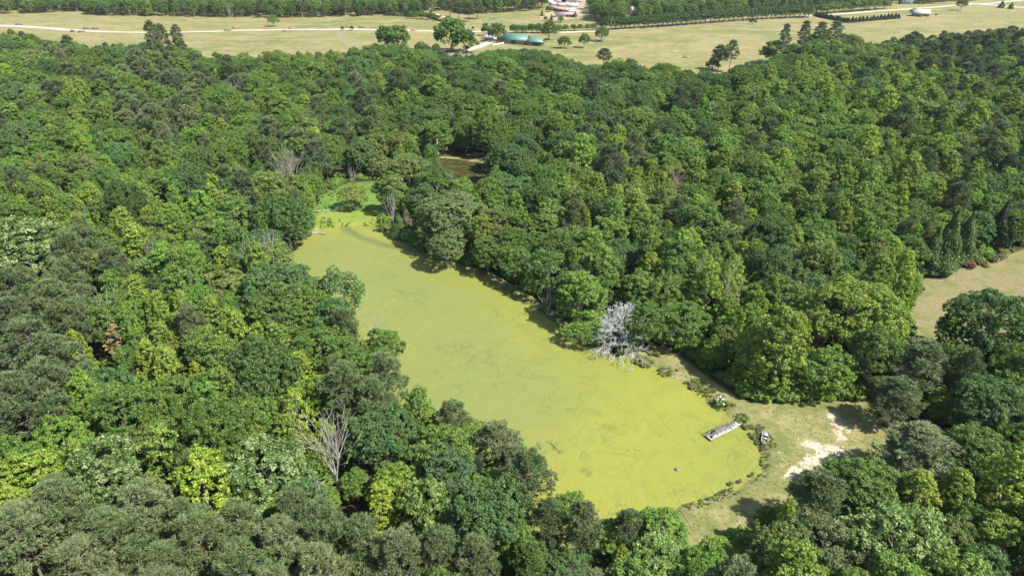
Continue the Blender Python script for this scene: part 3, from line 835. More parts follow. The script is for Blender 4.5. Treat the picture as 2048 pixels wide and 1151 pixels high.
hero('pine', 1166, 1042, 88, C_PINEL, 'pale olive pine at the bottom tip of the pond', 0.95)
hero('pine', 1258, 1048, 72, C_PINED, 'small dark pine at the bottom edge of the pond near the dam', 0.72)
hero('maple', 1322, 1062, 105, C_FRESH, 'bushy fresh green tree at the near end of the dam', 0.65)
hero('pale_oak', 1312, 1132, 130, C_FRESH, 'pale tipped green tree at the bottom edge below the dam', 0.8)
hero('pine', 690, 772, 112, C_PINE, 'big olive pine on the left pond bank', 0.95)
hero('pine', 768, 752, 105, C_PINE, 'olive pine on the left pond bank jutting furthest toward the water', 0.95)
hero('pine', 745, 800, 100, C_PINE, 'olive pine below the two big bank pines left of the pond', 0.9)
hero('maple', 765, 700, 90, C_OAK, 'dark green tree on the left pond bank above the olive pines', 0.8)
hero('pine', 690, 650, 70, C_PINE, 'greyish pine halfway along the left pond bank', 0.9)
hero('willow', 680, 590, 90, (0.11, 0.17, 0.055), 'grey green feathery tree on the left pond bank under the bluish oaks', 1.5)
hero('oak', 345, 800, 110, C_OAK, 'dark green oak with glossy crown in the middle of the left wood', 1.0)
hero('poplar', 470, 668, 66, C_LIME, 'lime green poplar in the left wood, level with the white dead tree')
hero('poplar', 425, 640, 56, C_BRIGHT, 'bright green poplar beside the lime poplar in the left wood')
hero('big_oak', 562, 578, 155, C_BLUE, 'wide bluish oak beside the narrow upper part of the pond', 0.85)
hero('big_oak', 575, 625, 170, C_OAK, 'wide dark green oak just below the wide bluish oak left of the pond', 0.85)
hero('oak', 640, 690, 120, C_OAK, 'dark oak between wide dark oak and the pond bank pines', 0.9)
hero('pale_oak', 55, 500, 160, (0.085, 0.145, 0.034), 'large oak with whitish blossom tips at the left edge, midway down', 1.0)
hero('poplar', 278, 495, 58, C_YEL, 'yellow green pointed poplar in the upper left wood', 0.95)
hero('poplar', 448, 525, 46, C_YEL, 'small yellow tree left of the grey bare trees beside the pond', 0.8)
hero('thin_poplar', 236, 680, 48, C_TAN, 'tan brown dying tree standing in the left wood', 0.8)
hero('poplar', 600, 745, 56, C_YEL, 'yellow green tree left of the big bank pines', 0.85)
hero('poplar', 555, 660, 40, C_YEL, 'small yellow tree on the dark oaks left of the pond', 0.8)
hero('oak', 570, 428, 96, C_DEEP, 'dark spreading tree at the top left corner of the pond', 1.15)
hero('maple', 545, 400, 100, C_OLIVE, 'olive green tree under the white topped dead tree', 1.0)
hero('oak', 468, 430, 110, C_MAPLE, 'domed mid green oak left of the dark tree at the pond head', 0.9)
hero('big_oak', 905, 432, 140, (0.135, 0.175, 0.060), 'big beige green oak on the right bank where the pond narrows', 0.9, 0)
hero('oak', 893, 490, 80, (0.12, 0.16, 0.052), 'lower beige green oak leaning over the water below the big one', 0.8)
hero('willow', 705, 392, 62, (0.15, 0.19, 0.035), 'lone yellow green willow standing in the bright marsh meadow', 0.85)
hero('maple', 785, 385, 70, C_OLIVE, 'olive tree with pale bare trunk at the right side of the marsh', 0.8)
hero('cedar', 797, 450, 40, C_DEEP, 'dark conical cedar on the shore at the pond head', 0.85)
hero('cedar', 812, 440, 34, (0.10, 0.085, 0.05), 'brownish cedar behind the dark cedar at the pond head', 0.95)
hero('oak', 845, 400, 75, C_DEEP, 'dark tree between the marsh and the big beige green oak', 0.9)
hero('willow', 800, 285, 60, (0.15, 0.175, 0.045), 'pale yellowish willow above the marsh beside the back pond', 0.95)
hero('willow', 760, 330, 55, (0.13, 0.165, 0.05), 'pale thin willow at the far end of the marsh', 0.85)
hero('willow', 850, 290, 46, (0.17, 0.185, 0.04), 'small yellowish willow at the left end of the back pond', 0.85)
hero('oak', 815, 330, 85, C_OLIVE, 'round olive tree between marsh and back pond', 0.85)
hero('willow', 925, 375, 50, C_FRESH, 'small green tree on the near side of the back pond', 0.9)
hero('oak', 975, 500, 75, C_OAK, 'dark green tree at the right bank beside the red earth gap', 0.78)
hero('oak', 1030, 520, 85, C_OAK, 'dark green tree on the right bank above the grassy shore', 0.75)
hero('willow', 1095, 545, 100, (0.085, 0.15, 0.034), 'drooping feathery green tree above the red earth on the right bank', 1.15)
hero('maple', 1165, 590, 100, C_FRESH, 'tall fresh green tree on the right bank left of the dead white tree', 0.82)
hero('willow', 1165, 665, 72, C_FRESH, 'bushy green tree overhanging the water left of the dead white tree', 0.6)
hero('oak', 1290, 640, 90, C_OAK, 'dark green tree right behind the dead white tree', 0.95)
hero('thin_poplar', 1300, 540, 48, C_YEL, 'slim yellow green poplar above the dead white tree', 0.9)
hero('thin_poplar', 1465, 560, 56, C_LIME, 'thin lime poplar with bare white trunks in the right wood', 1.1)
hero('thin_poplar', 1405, 545, 48, C_BRIGHT, 'bright poplar with a long pale trunk in the right wood', 1.1)
hero('maple', 1400, 450, 100, C_OAK, 'dark oak-like crown among bright poplars in the right wood', 1.0)
hero('big_oak', 1700, 625, 190, C_BRIGHT, 'massive bright green tree at the right wood corner by the upper field', 1.05)
hero('oak', 1570, 600, 110, C_OAK, 'dark domed tree among bright poplars left of the massive bright tree', 1.0)
hero('poplar', 1560, 690, 105, C_BRIGHT, 'bright leafy poplar over the track right of the pond')
hero('poplar', 1495, 700, 60, C_LIME, 'pale lime poplar with dead grey limbs over the bank track', 0.95)
hero('oak', 1330, 590, 90, C_MAPLE, 'mid green tree over the bank track behind the dead tree')
hero('oak', 1655, 735, 110, C_FRESH, 'low fresh green tree at the wood edge above the sandy clearing', 0.8)
hero('cedar', 1895, 490, 66, C_DEEP, 'tall dark conifer at the top edge of the upper right field', 1.6)
hero('cedar', 1865, 505, 52, C_DEEP, 'dark conifer left of the tallest one at the upper right field', 1.4)
hero('cedar', 1930, 480, 50, C_DEEP, 'dark conifer right of the tallest one at the upper right field', 1.5)
hero('cedar', 1998, 455, 44, (0.03, 0.045, 0.022), 'narrow dark conifer near the right edge above the field', 1.6)
hero('oak', 1820, 500, 80, C_OAK, 'dark round tree at the left end of the dark conifers', 0.9)
hero('big_oak', 1985, 655, 190, C_DEEP, 'huge dark oak at the right edge below the upper field', 0.95)
hero('pine', 1845, 720, 115, C_PINEL, 'pale olive pine left of the huge dark oak', 0.75)
hero('pine', 1800, 790, 105, C_PINE, 'olive pine above the clearing in the right corner', 0.62)
hero('big_oak', 1990, 815, 150, C_BLUE, 'bluish oak at the right edge, lower half', 0.9)
hero('pine', 1838, 890, 155, C_PINEL, 'broad olive pine right of the white sand patch', 0.6)
hero('oak', 1950, 905, 130, C_OAK, 'dark green oak below the bluish oak at the right edge', 0.9)
hero('maple', 1890, 800, 55, C_LIME, 'slim lime tree between olive pine and bluish oak', 0.8)
hero('oak', 1745, 975, 165, C_OAK, 'dark green oak just below the white sand patch', 0.6)
hero('pine', 1640, 985, 120, C_PINE, 'olive pine casting its shadow over the dam', 0.72)
hero('poplar', 1832, 988, 82, C_YEL, 'yellow green tree right of the dark oak below the sand', 0.75)
hero('poplar', 1912, 985, 72, C_LIME, 'lime green tree at the right, next to the yellow green one', 0.8)
hero('oak', 1640, 1085, 150, (0.118, 0.142, 0.056), 'tan green oak at the bottom right below the olive pine', 0.85)
hero('pale_oak', 1800, 1085, 190, C_MAPLE, 'broad green tree with light tips at the bottom right', 0.85)
hero('maple', 2015, 1085, 110, C_BRIGHT, 'bright green tree in the bottom right corner', 0.8)
hero('oak', 1945, 1040, 85, C_OAK, 'dark round tree above the bright tree in the bottom right corner', 0.8)
hero('maple', 1440, 1105, 75, C_BRIGHT, 'bright bush like tree in the shade at the foot of the dam', 0.5)
hero('pine', 1060, 1115, 90, C_OAK, 'dark green pine at the bottom edge right of the large bluish oak', 0.8)
hero('oak', 1130, 1135, 90, C_BLUE, 'bluish tree at the bottom edge between the pines', 0.75)
for i, (x_, y_, w_) in enumerate([(40, 1060, 130), (120, 1010, 120), (215, 1075, 135), (290, 1015, 125), (400, 1080, 140), (475, 1050, 110), (560, 1090, 130), (640, 1050, 120), (720, 1085, 120), (800, 1110, 120),
                                  (880, 1105, 115), (950, 1120, 110), (165, 1130, 130), (330, 1140, 130), (480, 1140, 130), (640, 1145, 130)]):
    hero('pine', x_, y_, w_, C_PINE if i % 3 else C_PINEL, None, 0.95)
for x_, y_, w_ in [(30, 590, 120), (110, 610, 115), (60, 690, 120), (120, 720, 110), (40, 800, 130), (130, 560, 90), (170, 490, 80), (30, 640, 100), (90, 770, 110), (150, 640, 80)]:
    hero('pine', x_, y_, w_, C_PINED if x_ < 100 else C_PINE, None, 1.0)
# pines and lone trees at the edge of the hay fields
hero('tall_pine', 303, 62, 34, C_PINE, 'tall bare trunked pine in front of the left hay field', 1.15)
hero('tall_pine', 322, 66, 32, C_PINE, 'tall pine touching the other tall one in front of left hay field', 1.05)
hero('tall_pine', 351, 64, 26, C_PINE, 'tall slender pine right of the pair in the left hay field', 1.0)
hero('pine', 362, 92, 28, C_PINE, 'small round topped pine under the slender field pine', 0.8)
base_tree('row_tree', 903, 104, 62, 66, C_OAK, 'big dark oak beside the driveway west of the green roofed barn')
base_tree('row_tree', 928, 106, 46, 48, C_OAK, 'second dark oak in front of the big driveway oak')
base_tree('row_tree', 770, 99, 28, 46, C_DEEP, 'dark narrow oak left of the domed oak in the field')
base_tree('row_tree', 797, 104, 52, 52, C_OAK, 'domed dark oak rising from the tree line into the hay field')
base_tree('row_tree', 971, 72, 16, 25, C_OAK, 'upright green tree left of the barn beside the road')
base_tree('row_tree', 995, 83, 36, 36, C_OAK, 'dark tree clump directly behind the left end of the barn')
base_tree('row_tree', 985, 78, 22, 26, C_OLIVE, 'olive tree between the pavilion and the dark clump by the barn')
base_tree('row_tree', 1004, 86, 16, 14, C_OAK, 'round bush at the left end of the barn')
base_tree('row_tree', 1098, 80, 28, 38, C_OAK, 'green tree behind the right end of the barn')
base_tree('row_tree', 1128, 97, 24, 24, C_OAK, 'green tree at the right of the barn with dark shadow')
base_tree('oak', 548, 53, 22, 21, C_FRESH, 'lone small green tree in the left hay field above the road')
base_tree('oak', 1168, 96, 22, 27, C_OAK, 'lone dark tree in the field right of the barn')
base_tree('oak', 1203, 83, 30, 29, C_OAK, 'spreading lone tree further right of the barn by the road')
base_tree('pine', 1207, 134, 34, 36, C_PINE, 'greyish pine standing at the wood edge before the right hay field')
base_tree('row_tree', 1424, 141, 26, 22, C_PINE, 'low bushy tree at the foot of the tall pines, right field edge')
base_tree('pine', 1436, 140, 40, 48, C_PINE, 'leaning bushy pine left of the tall pair at the right field edge')
base_tree('tall_pine', 1458, 145, 32, 62, C_PINEL, 'tall pine right of the bushy one at the right field edge')
base_tree('tall_pine', 1559, 137, 26, 84, C_PINEL, 'tallest pine with long bare white trunk at right field edge')
base_tree('tall_pine', 1600, 118, 28, 72, C_PINE, 'tall dark pine right of the bare trunked pine')
base_tree('tall_pine', 1632, 112, 34, 64, C_PINE, 'tall pine in the cluster between the two right fields')
base_tree('tall_pine', 1662, 108, 38, 62, C_PINEL, 'thin crowned tall pine at the right of the cluster')
base_tree('row_tree', 1545, 128, 50, 46, C_OAK, 'dark spreading oak under the tallest pine')
base_tree('oak', 1620, 130, 60, 44, C_OAK, 'dark oak beneath the cluster of tall pines')
base_tree('oak', 1580, 126, 40, 36, C_DEEP, 'very dark oak between the tall pines')
base_tree('oak', 1640, 112, 70, 40, C_OAK, 'broad dark oak under the two right pines of the cluster')
base_tree('oak', 1690, 105, 46, 38, C_OAK, 'dark oak right of the tall pine cluster')
base_tree('oak', 1921, 21, 22, 24, C_OAK, 'lone dark tree at the road fork in the top right corner')
base_tree('cedar', 2002, 16, 14, 13, C_OAK, 'dark bushy tree between the two roads, top right')
base_tree('cedar', 2021, 18, 12, 12, C_OAK, 'leaning bush beside the paved road at the top right')
base_tree('row_tree', 1505, 49, 14, 12, C_DEEP, 'small dark bush around a red post in the right hay field')
for x_, y_, w_, h_, n_ in [(685, 61, 7, 8, 'left'), (704, 61, 8, 9, 'right')]:
    base_tree('row_tree', x_, y_, w_, h_, C_DEEP, f'{n_}most of two small round bushes beside the gravel road')
base_tree('row_tree', 946, 60, 5, 7, C_DEEP, 'tiny dark bush in the field right of the driveway oaks')
for x_, y_, w_, h_, k_, l_ in [(1084, 32, 7, 12, 'cedar', 'small conical cedar left of the low white house'), (1091, 42, 8, 9, 'row_tree', 'round bush in the grass below the conical cedar'),
                              (1103, 40, 8, 11, 'cedar', 'green conical tree in the grass left of the low white house'), (1121, 45, 12, 12, 'row_tree', 'round dark bush in front of the low white house'),
                              (1150, 35, 10, 11, 'cedar', 'dark cedar at the right end of the low white house'), (1100, 24, 12, 9, 'row_tree', 'bush at the left end of the rusty roofed shed')]:
    base_tree(k_, x_, y_, w_, h_, C_OAK, l_)
ORD = ['first', 'second', 'third', 'fourth', 'fifth', 'sixth', 'seventh', 'eighth', 'ninth', 'tenth', 'eleventh', 'twelfth']
# planted rows
GA = 'round trees in the row behind the barn'
for i in range(11):
    base_tree('row_tree', 1028 + i * 8.5 + rng.uniform(-2, 2), 66 + rng.uniform(-.5, .5), 17, 16 + rng.uniform(-2, 3), C_OAK, f'{ORD[i]} round tree from the left in the planted row behind the barn', GA)
GB = 'clipped round trees along the road right of the barn'
for i, x_ in enumerate([1119, 1131, 1147, 1160, 1175, 1187]):
    base_tree('row_tree', x_, 63 - i * 0.4, 13, 13, C_OAK, f'{ORD[i]} small round tree from the left in the spaced row right of the barn', GB)
GC = 'evergreen trees in the long roadside row'
for i in range(44):
    f = i / 43
    base_tree('row_tree', 1212 + f * 405 + rng.uniform(-1, 1), np.interp(f, [0, .25, .5, .75, 1], [61, 54.5, 47, 40, 35]) - 0.5, 21, 24 + rng.uniform(-1.5, 2), (0.055, 0.098, 0.030), 'dark evergreen in the long even row beside the road, right hay field', GC)
for i in range(9):
    base_tree('row_tree', 1640 + i * 16 + rng.uniform(-3, 3), 28 - i * 1.25, 22, 19 + rng.uniform(-2, 4), C_OAK, f'{ORD[i]} green tree from the left in the broken roadside row at the top right', 'trees in the broken roadside row')
GD = 'cedars in the field hedge'
for i in range(30):
    f = i / 29
    base_tree('cedar', np.interp(f, [0, .5, 1], [1632, 1694, 1796]) + rng.uniform(-1, 1), np.interp(f, [0, .5, 1], [33, 46, 37]), 10, 9 + rng.uniform(-1, 3), (0.032, 0.052, 0.024), 'dark cedar in the bent hedge between the two right fields', GD)
for i in range(10):
    base_tree('row_tree', 822 + i * 6.5 + rng.uniform(-3, 3), 37 + i * .3 + rng.uniform(-1, 2), 12, 12 + rng.uniform(-3, 4), C_OAK, f'{ORD[i]} rounded bush from the left in the thicket beside the rusty poultry shed', 'bushes by the long rusty shed')
for x_, y_ in [(875, 40), (855, 42)]:
    pass
for i, (x_, y_, h_) in enumerate([(900, 34, 30), (918, 40, 34), (938, 44, 36), (955, 38, 32)]):
    base_tree('pine', x_, y_, 30, h_, C_PINED, None)

N_HERO = len(REC)
# fill: the woods
CELL = ["mpmmmmkkkkkkkbpp", "mkpmmmkkkkkkbbbm", "mmmmmkmkkmbmbbmk", "mbmmkkmmmmbmkbmk", "ppbmmkmmmmmbkbbk",
        "pmbmkpmmmmmbbmpk", "pmmykbpmmmmmmmpk", "mbmybkkkpmmmmpbk", "pppppppkpmmpkkmm"]
MIXW = {'p': ['p'] * 13 + ['m'] * 2 + ['k'] * 2, 'k': ['k'] * 12 + ['m'] * 4 + ['b'] * 1 + ['p'] * 1, 'm': ['m'] * 8 + ['k'] * 4 + ['b'] * 3 + ['p'] * 2 + ['y'], 'b': ['b'] * 9 + ['m'] * 4 + ['k'] * 2 + ['y'],
        'y': ['y'] * 3 + ['b'] * 5 + ['m'] * 4 + ['k'] * 2}
cellsz = 20.0
HASH = {}
def h_add(x, y, r):
    HASH.setdefault((int(x // cellsz), int(y // cellsz)), []).append((x, y, r))
def h_ok(x, y, r, k):
    i, j = int(x // cellsz), int(y // cellsz)
    for a in (i - 1, i, i + 1):
        for b in (j - 1, j, j + 1):
            for (u, v, q) in HASH.get((a, b), ()):
                if (u - x) ** 2 + (v - y) ** 2 < (k * (r + q)) ** 2: return False
    return True
for r in REC: h_add(r['x'], r['y'], min(r['R'], 7.5))
heroes_px = [(r['px'], r['py'], r['w'], r['y']) for r in REC if r['label'] and r['w'] > 18]
heroes_px += [(670, 895, 56, 96), (680, 950, 14, 96), (1237, 660, 90, 155), (1235, 700, 70, 155), (578, 325, 50, 260), (1352, 370, 24, 250)]
hp = np.array(heroes_px)

SIL = []
for a in np.arange(0, 6.28, 0.523):
    SIL.append((math.cos(a), 0, math.sin(a)))
SIL.append((0, 0, 0)); SIL = np.array(SIL)
def covers_clear(x, y, z, Rr, H, zc, shrink=0.92, rag=0.0):
    P = np.array([x, y, z + zc]) + SIL * np.array([Rr, 0, (H - zc) * 1.0]) * shrink
    P[:, 2] = np.maximum(P[:, 2], z + 0.5)
    a, b, _ = project(P)
    for c in CLEARS:
        if inside(a, b + (rag if c is F_LEFT or c is F_RIGHT else 0), c).any(): return True
    return False

# left wood edge that the photograph shows as open ground
def wooded(x, y):
    """may a tree root here?"""
    if inside(np.array([x]), np.array([y]), POND)[0] or inside(np.array([x]), np.array([y]), POOL)[0]: return False
    return True
cand = []
y_ = 40.0
while y_ < 560:
    sp = 5.6 if y_ < 330 else 6.2
    half = 0.80 * y_ + 75
    for x_ in np.arange(-half, half, sp):
        cand.append((x_ + rng.uniform(-2.4, 2.4), y_ + rng.uniform(-2.4, 2.4)))
    y_ += sp
cand = np.array(cand)
rng.shuffle(cand)
gcl = [G(c_) for c_ in CLEARS if c_ is not POND_SEEN and c_ is not YARD_PX and c_ is not FARPOND_PX]
bad = inside(cand[:, 0], cand[:, 1], POND) | inside(cand[:, 0], cand[:, 1], POOL) | (seg_dist(cand[:, 0], cand[:, 1], POND, True) < 1.2)
for g in gcl: bad |= inside(cand[:, 0], cand[:, 1], g)
bad |= inside(cand[:, 0], cand[:, 1], G(CLEAR_PX)) | inside(cand[:, 0], cand[:, 1], G(FIELD2_PX))
cand = cand[~bad]
gzc = gz_base(cand[:, 0], cand[:, 1])
apx, apy, azd = project(np.stack([cand[:, 0], cand[:, 1], gzc], -1))
COLS = {'p': [C_PINE, C_PINED, C_PINE, C_PINEL], 'k': [C_OAK, C_OAK, C_DEEP, C_BLUE], 'm': [C_MAPLE, C_OAK, C_FRESH, C_OLIVE, C_MAPLE], 'b': [C_BRIGHT, C_FRESH, C_BRIGHT, C_FRESH, C_LIME], 'y': [C_LIME, C_YEL]}
def choose(px, py):
    i = int(np.clip((px + rng.normal() * 55) / 128, 0, 15)); j = int(np.clip((py + rng.normal() * 40) / 128, 0, 8))
    k = MIXW[CELL[j][i]]
    return k[int(rng.integers(len(k)))]
for pas in range(2):
    for (x, y), g, ax_, ay_ in zip(cand, gzc, apx, apy):
        s = choose(ax_, ay_ - 60)
        far_dark = y > 330
        if s == 'p': kd = 'pine'; Rr = rng.uniform(3.8, 5.6)
        elif s == 'k': kd = 'oak'; Rr = rng.uniform(4.6, 8.0)
        elif s == 'm': kd = 'maple' if rng.uniform() < 0.75 else 'oak'; Rr = rng.uniform(3.8, 6.2)
        elif s == 'b': kd = 'poplar' if rng.uniform() < 0.6 else 'maple'; Rr = rng.uniform(2.9, 5.0)
        else: kd = 'poplar' if rng.uniform() < 0.7 else 'thin_poplar'; Rr = rng.uniform(2.0, 3.3)
        if s in 'by' and kd == 'maple': Rr = min(Rr, rng.uniform(3.2, 4.4))
        if s in 'by' and ax_ < 900: Rr *= 0.85
        if pas == 0: Rr *= 1 + float(ss(190, 330, y)) * rng.uniform(0.0, 0.55)
        if pas == 1: Rr *= 0.72
        shore = float(seg_dist(x, y, POND, True)) if x > -40 and y < 240 else 99
        if shore < Rr * 0.95 + 2.0 and x > np.interp(y, [80, 110, 150, 200], [30, 30, -10, -45]): continue
        if not h_ok(x, y, min(Rr, 9.5), 0.62 if pas == 0 else 0.56): continue
        if kd == 'oak' and Rr > 6.4: kd = 'big_oak'
        p = PROTO[kd][0]
        sr = Rr / p['R']; sz = sr ** 0.5 * rng.uniform(0.80, 1.16)
        if kd == 'big_oak': sz *= 1.05
        ok = False; rg = (rng.uniform(6, 16) if rng.uniform() < 0.08 else max(0.0, rng.uniform(-10, 8))) if y > 300 else 0.0
        for q in (1.0, 0.72, 0.5):
            if not covers_clear(x, y, g, Rr * max(q, .6), p['H'] * sz * q, p['zc'] * sz * q, rag=rg):
                ok = True; break
        if not ok: continue
        sr *= max(q, .6); sz *= q
        # keep the singled out crowns in sight
        cx, cy, zd = project([x, y, g + p['zc'] * sz]); w = p['R'] * sr * FPX / zd
        nearer = hp[:, 3] > y
        dd = np.hypot(hp[:, 0] - cx, (hp[:, 1] - cy) * 1.0)
        if (nearer & (dd < 0.62 * hp[:, 2] + 0.55 * w)).any(): continue
        cs = COLS[s]; c_ = np.array(cs[int(rng.integers(len(cs)))]) * rng.uniform(0.84, 1.16) * rng.uniform(*((0.98, 1.02) if s == 'p' else (0.94, 1.06)), 3)
        rec(kd, x, y, g, sr, sz, c_)
        h_add(x, y, min(Rr, 9.5))
# far woods beyond the hay fields
BASE_L = [(-200, 36), (0, 29), (60, 27), (170, 23), (178, 31), (290, 33), (330, 34), (400, 35), (560, 37), (690, 35), (760, 31), (800, 33), (830, 36), (862, 25), (905, 22), (935, 30), (960, 30), (1020, 26), (1094, 22),
          (1098, -3), (1180, -3), (1182, 40), (1215, 54), (1300, 46), (1420, 38), (1520, 30), (1600, 25), (1640, 20), (1780, 12), (1925, 4), (2000, -4), (2300, -20)]
bl = np.array(BASE_L)
y_ = 640.0
while y_ < 1500:
    sp = 8.5 + (y_ - 640) * 0.012
    for x_ in np.arange(-0.85 * y_, 0.85 * y_, sp):
        x, y = x_ + rng.uniform(-3, 3), y_ + rng.uniform(-3, 3)
        g = float(gz_base(x, y)); a, b, zd = project([x, y, g])
        yb = np.interp(a, bl[:, 0], bl[:, 1])
        if b > yb - 0.3: continue
        if 1196 < a < 1640 and b < yb - 0.4 and b > yb - 1.6: continue
        if 1248 < a < 1274 and b > 20: continue
        if 1795 < a < 1835 and b > 2: continue
        kd = ['oak', 'maple', 'big_oak', 'pine', 'poplar'][int(rng.choice(5, p=[.36, .3, .14, .12, .08]))]
        if a < 60 or 850 < a < 1090: kd = kd if rng.uniform() < .6 else 'pine'
        p = PROTO[kd][0]; Rr = rng.uniform(4.4, 7.4) * (0.75 if kd in ('pine', 'poplar') else 1.0)
        sr = Rr / p['R']; sz = sr ** 0.5 * rng.uniform(0.9, 1.2)
        s = {'pine': 'p', 'poplar': 'b', 'maple': 'm'}.get(kd, 'k'); cs = COLS[s]
        rec(kd, x, y, g, sr, sz, np.array(cs[int(rng.integers(len(cs)))]) * rng.uniform(0.85, 1.12))
    y_ += sp * 0.9

# how much of each crown the photograph's viewpoint sees: paint discs near to far
W2, H2 = 1024, 576
own = np.full((H2, W2), -1, np.int32)
order = sorted(range(len(REC)), key=lambda i: math.hypot(REC[i]['y'], REC[i]['x']))
for i in order:
    r = REC[i]
    cx, cy, rx, ry = r['px'] / 2, r['py'] / 2, max(r['w'] / 2 * 0.92, 0.6), max(r['hh'] / 2 * 0.97, 0.6)
    x0, x1 = max(int(cx - rx), 0), min(int(cx + rx) + 2, W2); y0, y1 = max(int(cy - ry), 0), min(int(cy + ry) + 2, H2)
    if x0 >= x1 or y0 >= y1: continue
    yy, xx = np.mgrid[y0:y1, x0:x1]
    mk = (((xx - cx) / rx) ** 2 + ((yy - cy) / ry) ** 2 < 1) & (own[y0:y1, x0:x1] < 0)
    own[y0:y1, x0:x1][mk] = i
vis = np.bincount(own[own >= 0].ravel(), minlength=len(REC))
chosen = set()
by_name = {}
for i, r in enumerate(REC):
    by_name.setdefault(SPECIES[r['kind']][0], []).append(i)
LIMIT = 292
for k, v in by_name.items():
    v = [i for i in v if vis[i] >= 14 or (REC[i]['keep'] and REC[i]['label'])]
    v.sort(key=lambda i: -(vis[i] + (1e6 if REC[i]['keep'] and REC[i]['label'] else 0)))
    chosen.update(v[:LIMIT])

def colname(c):
    c = np.array(c); c = c / c.sum() * 0.7 + c * 2.0
    best = min(COLNAME, key=lambda n: np.abs(np.array(n[0]) / sum(n[0]) * 0.7 + np.array(n[0]) * 2.0 - c).sum())
    return best[1]
LAND = [(1237, 665, 'the white dead tree'), (1440, 862, 'the dock'), (1630, 905, 'the white sand patch'), (905, 440, 'the big beige green oak'), (705, 392, 'the lone marsh willow'),
        (585, 560, 'the wide bluish oak'), (670, 905, 'the bare white tree'), (414, 975, 'the bright golden green tree'), (985, 1030, 'the largest bluish oak'), (528, 945, 'the silver tipped oak'),
        (65, 955, 'the left edge lime tree'), (55, 500, 'the blossom tipped oak'), (236, 680, 'the tan dying tree'), (575, 340, 'the white topped dead tree'), (768, 752, 'the jutting bank pine'),
        (345, 800, 'the glossy dark oak'), (930, 340, 'the back pond'), (312, 62, 'the tall field pines'), (915, 72, 'the driveway oaks'), (1050, 82, 'the green roofed barn'), (1207, 118, 'the lone edge pine'),
        (1450, 112, 'the tall pine pair'), (1559, 95, 'the tallest pine'), (1700, 625, 'the massive bright tree'), (1895, 490, 'the tallest dark conifer'), (1985, 655, 'the huge dark oak'),
        (1838, 890, 'the broad sandside pine'), (1800, 1085, 'the light tipped corner tree'), (1465, 560, 'the white trunked poplar'), (1352, 372, 'the pinkish dead tree'), (725, 148, 'the grey snag'),
        (993, 238, 'the forked white snag'), (1063, 262, 'the upright bare snag'), (1690, 210, 'the grey bare trees'), (465, 185, 'the small pale snag'), (500, 530, 'the grey bare thicket'),
        (1700, 790, 'the clearing corner'), (1095, 545, 'the drooping bank tree'), (548, 40, 'the lone field tree'), (1262, 25, 'the white gabled house'), (1845, 27, 'the tin roofed barn'), (1130, 15, 'the trailer yard'),
        (875, 35, 'the silver silo'), (130, 300, 'the upper left pines'), (2030, 300, 'the upper right corner'), (1250, 280, 'the upper wood centre'), (300, 420, 'the left wood centre')]
DIRS = ['to the right of', 'to the lower right of', 'below', 'to the lower left of', 'to the left of', 'to the upper left of', 'above', 'to the upper right of']
NTH = ['nearest', 'second', 'third', 'fourth', 'fifth', 'sixth', 'seventh', 'eighth', 'ninth', 'tenth', 'eleventh', 'twelfth', 'thirteenth', 'fourteenth', 'fifteenth', 'sixteenth']
def auto_labels(items):
    cells = {}
    for r in items:
        k = min(range(len(LAND)), key=lambda q: (LAND[q][0] - r['px']) ** 2 + (LAND[q][1] - r['py']) ** 2)
        dx, dy = r['px'] - LAND[k][0], r['py'] - LAND[k][1]
        dd = int(round(math.atan2(dy, dx) / (math.pi / 4))) % 8
        size = 'big ' if r['w'] > 62 else ''
        desc = f"{size}{colname(r['color'])} {SPECIES[r['kind']][1]}"
        cells.setdefault((desc, dd, k), []).append((math.hypot(dx, dy), r))
    for (desc, dd, k), v in cells.items():
        v.sort(key=lambda q: q[0])
        for n, (_, r) in enumerate(v):
            nth = '' if len(v) == 1 else f"{NTH[min(n, 15)]} one "
            r['label'] = f"{desc}, {nth}{DIRS[dd]} {LAND[k][2]}"
GROUPS = {'oak_tree': 'oaks in the woods', 'maple_tree': 'maples in the woods', 'poplar_tree': 'poplars in the woods', 'pine_tree': 'pines in the woods', 'cedar_tree': 'cedars', 'willow_tree': 'willows around the pond head', 'row_tree': 'field bushes', 'shrub': 'shrubs'}
n_ind = 0
auto_labels([REC[i] for i in sorted(chosen) if not REC[i]['label']])
for i in sorted(chosen):
    r = REC[i]; p = PROTO[r['kind']][r['pi']]; nm = SPECIES[r['kind']][0]
    lab = r['label']
    o = thing(nm, lab, 'bush' if 'bush' in lab.split() and nm == 'row_tree' else 'tree', (r['x'], r['y'], r['z'] - 0.05), r['rot'], r['group'] or GROUPS[nm], (r['sr'], r['sr'], r['sz']))
    obj('trunk', p['trunk'], o)
    obj('crown', p['crown'], o, r['color'])
    n_ind += 1

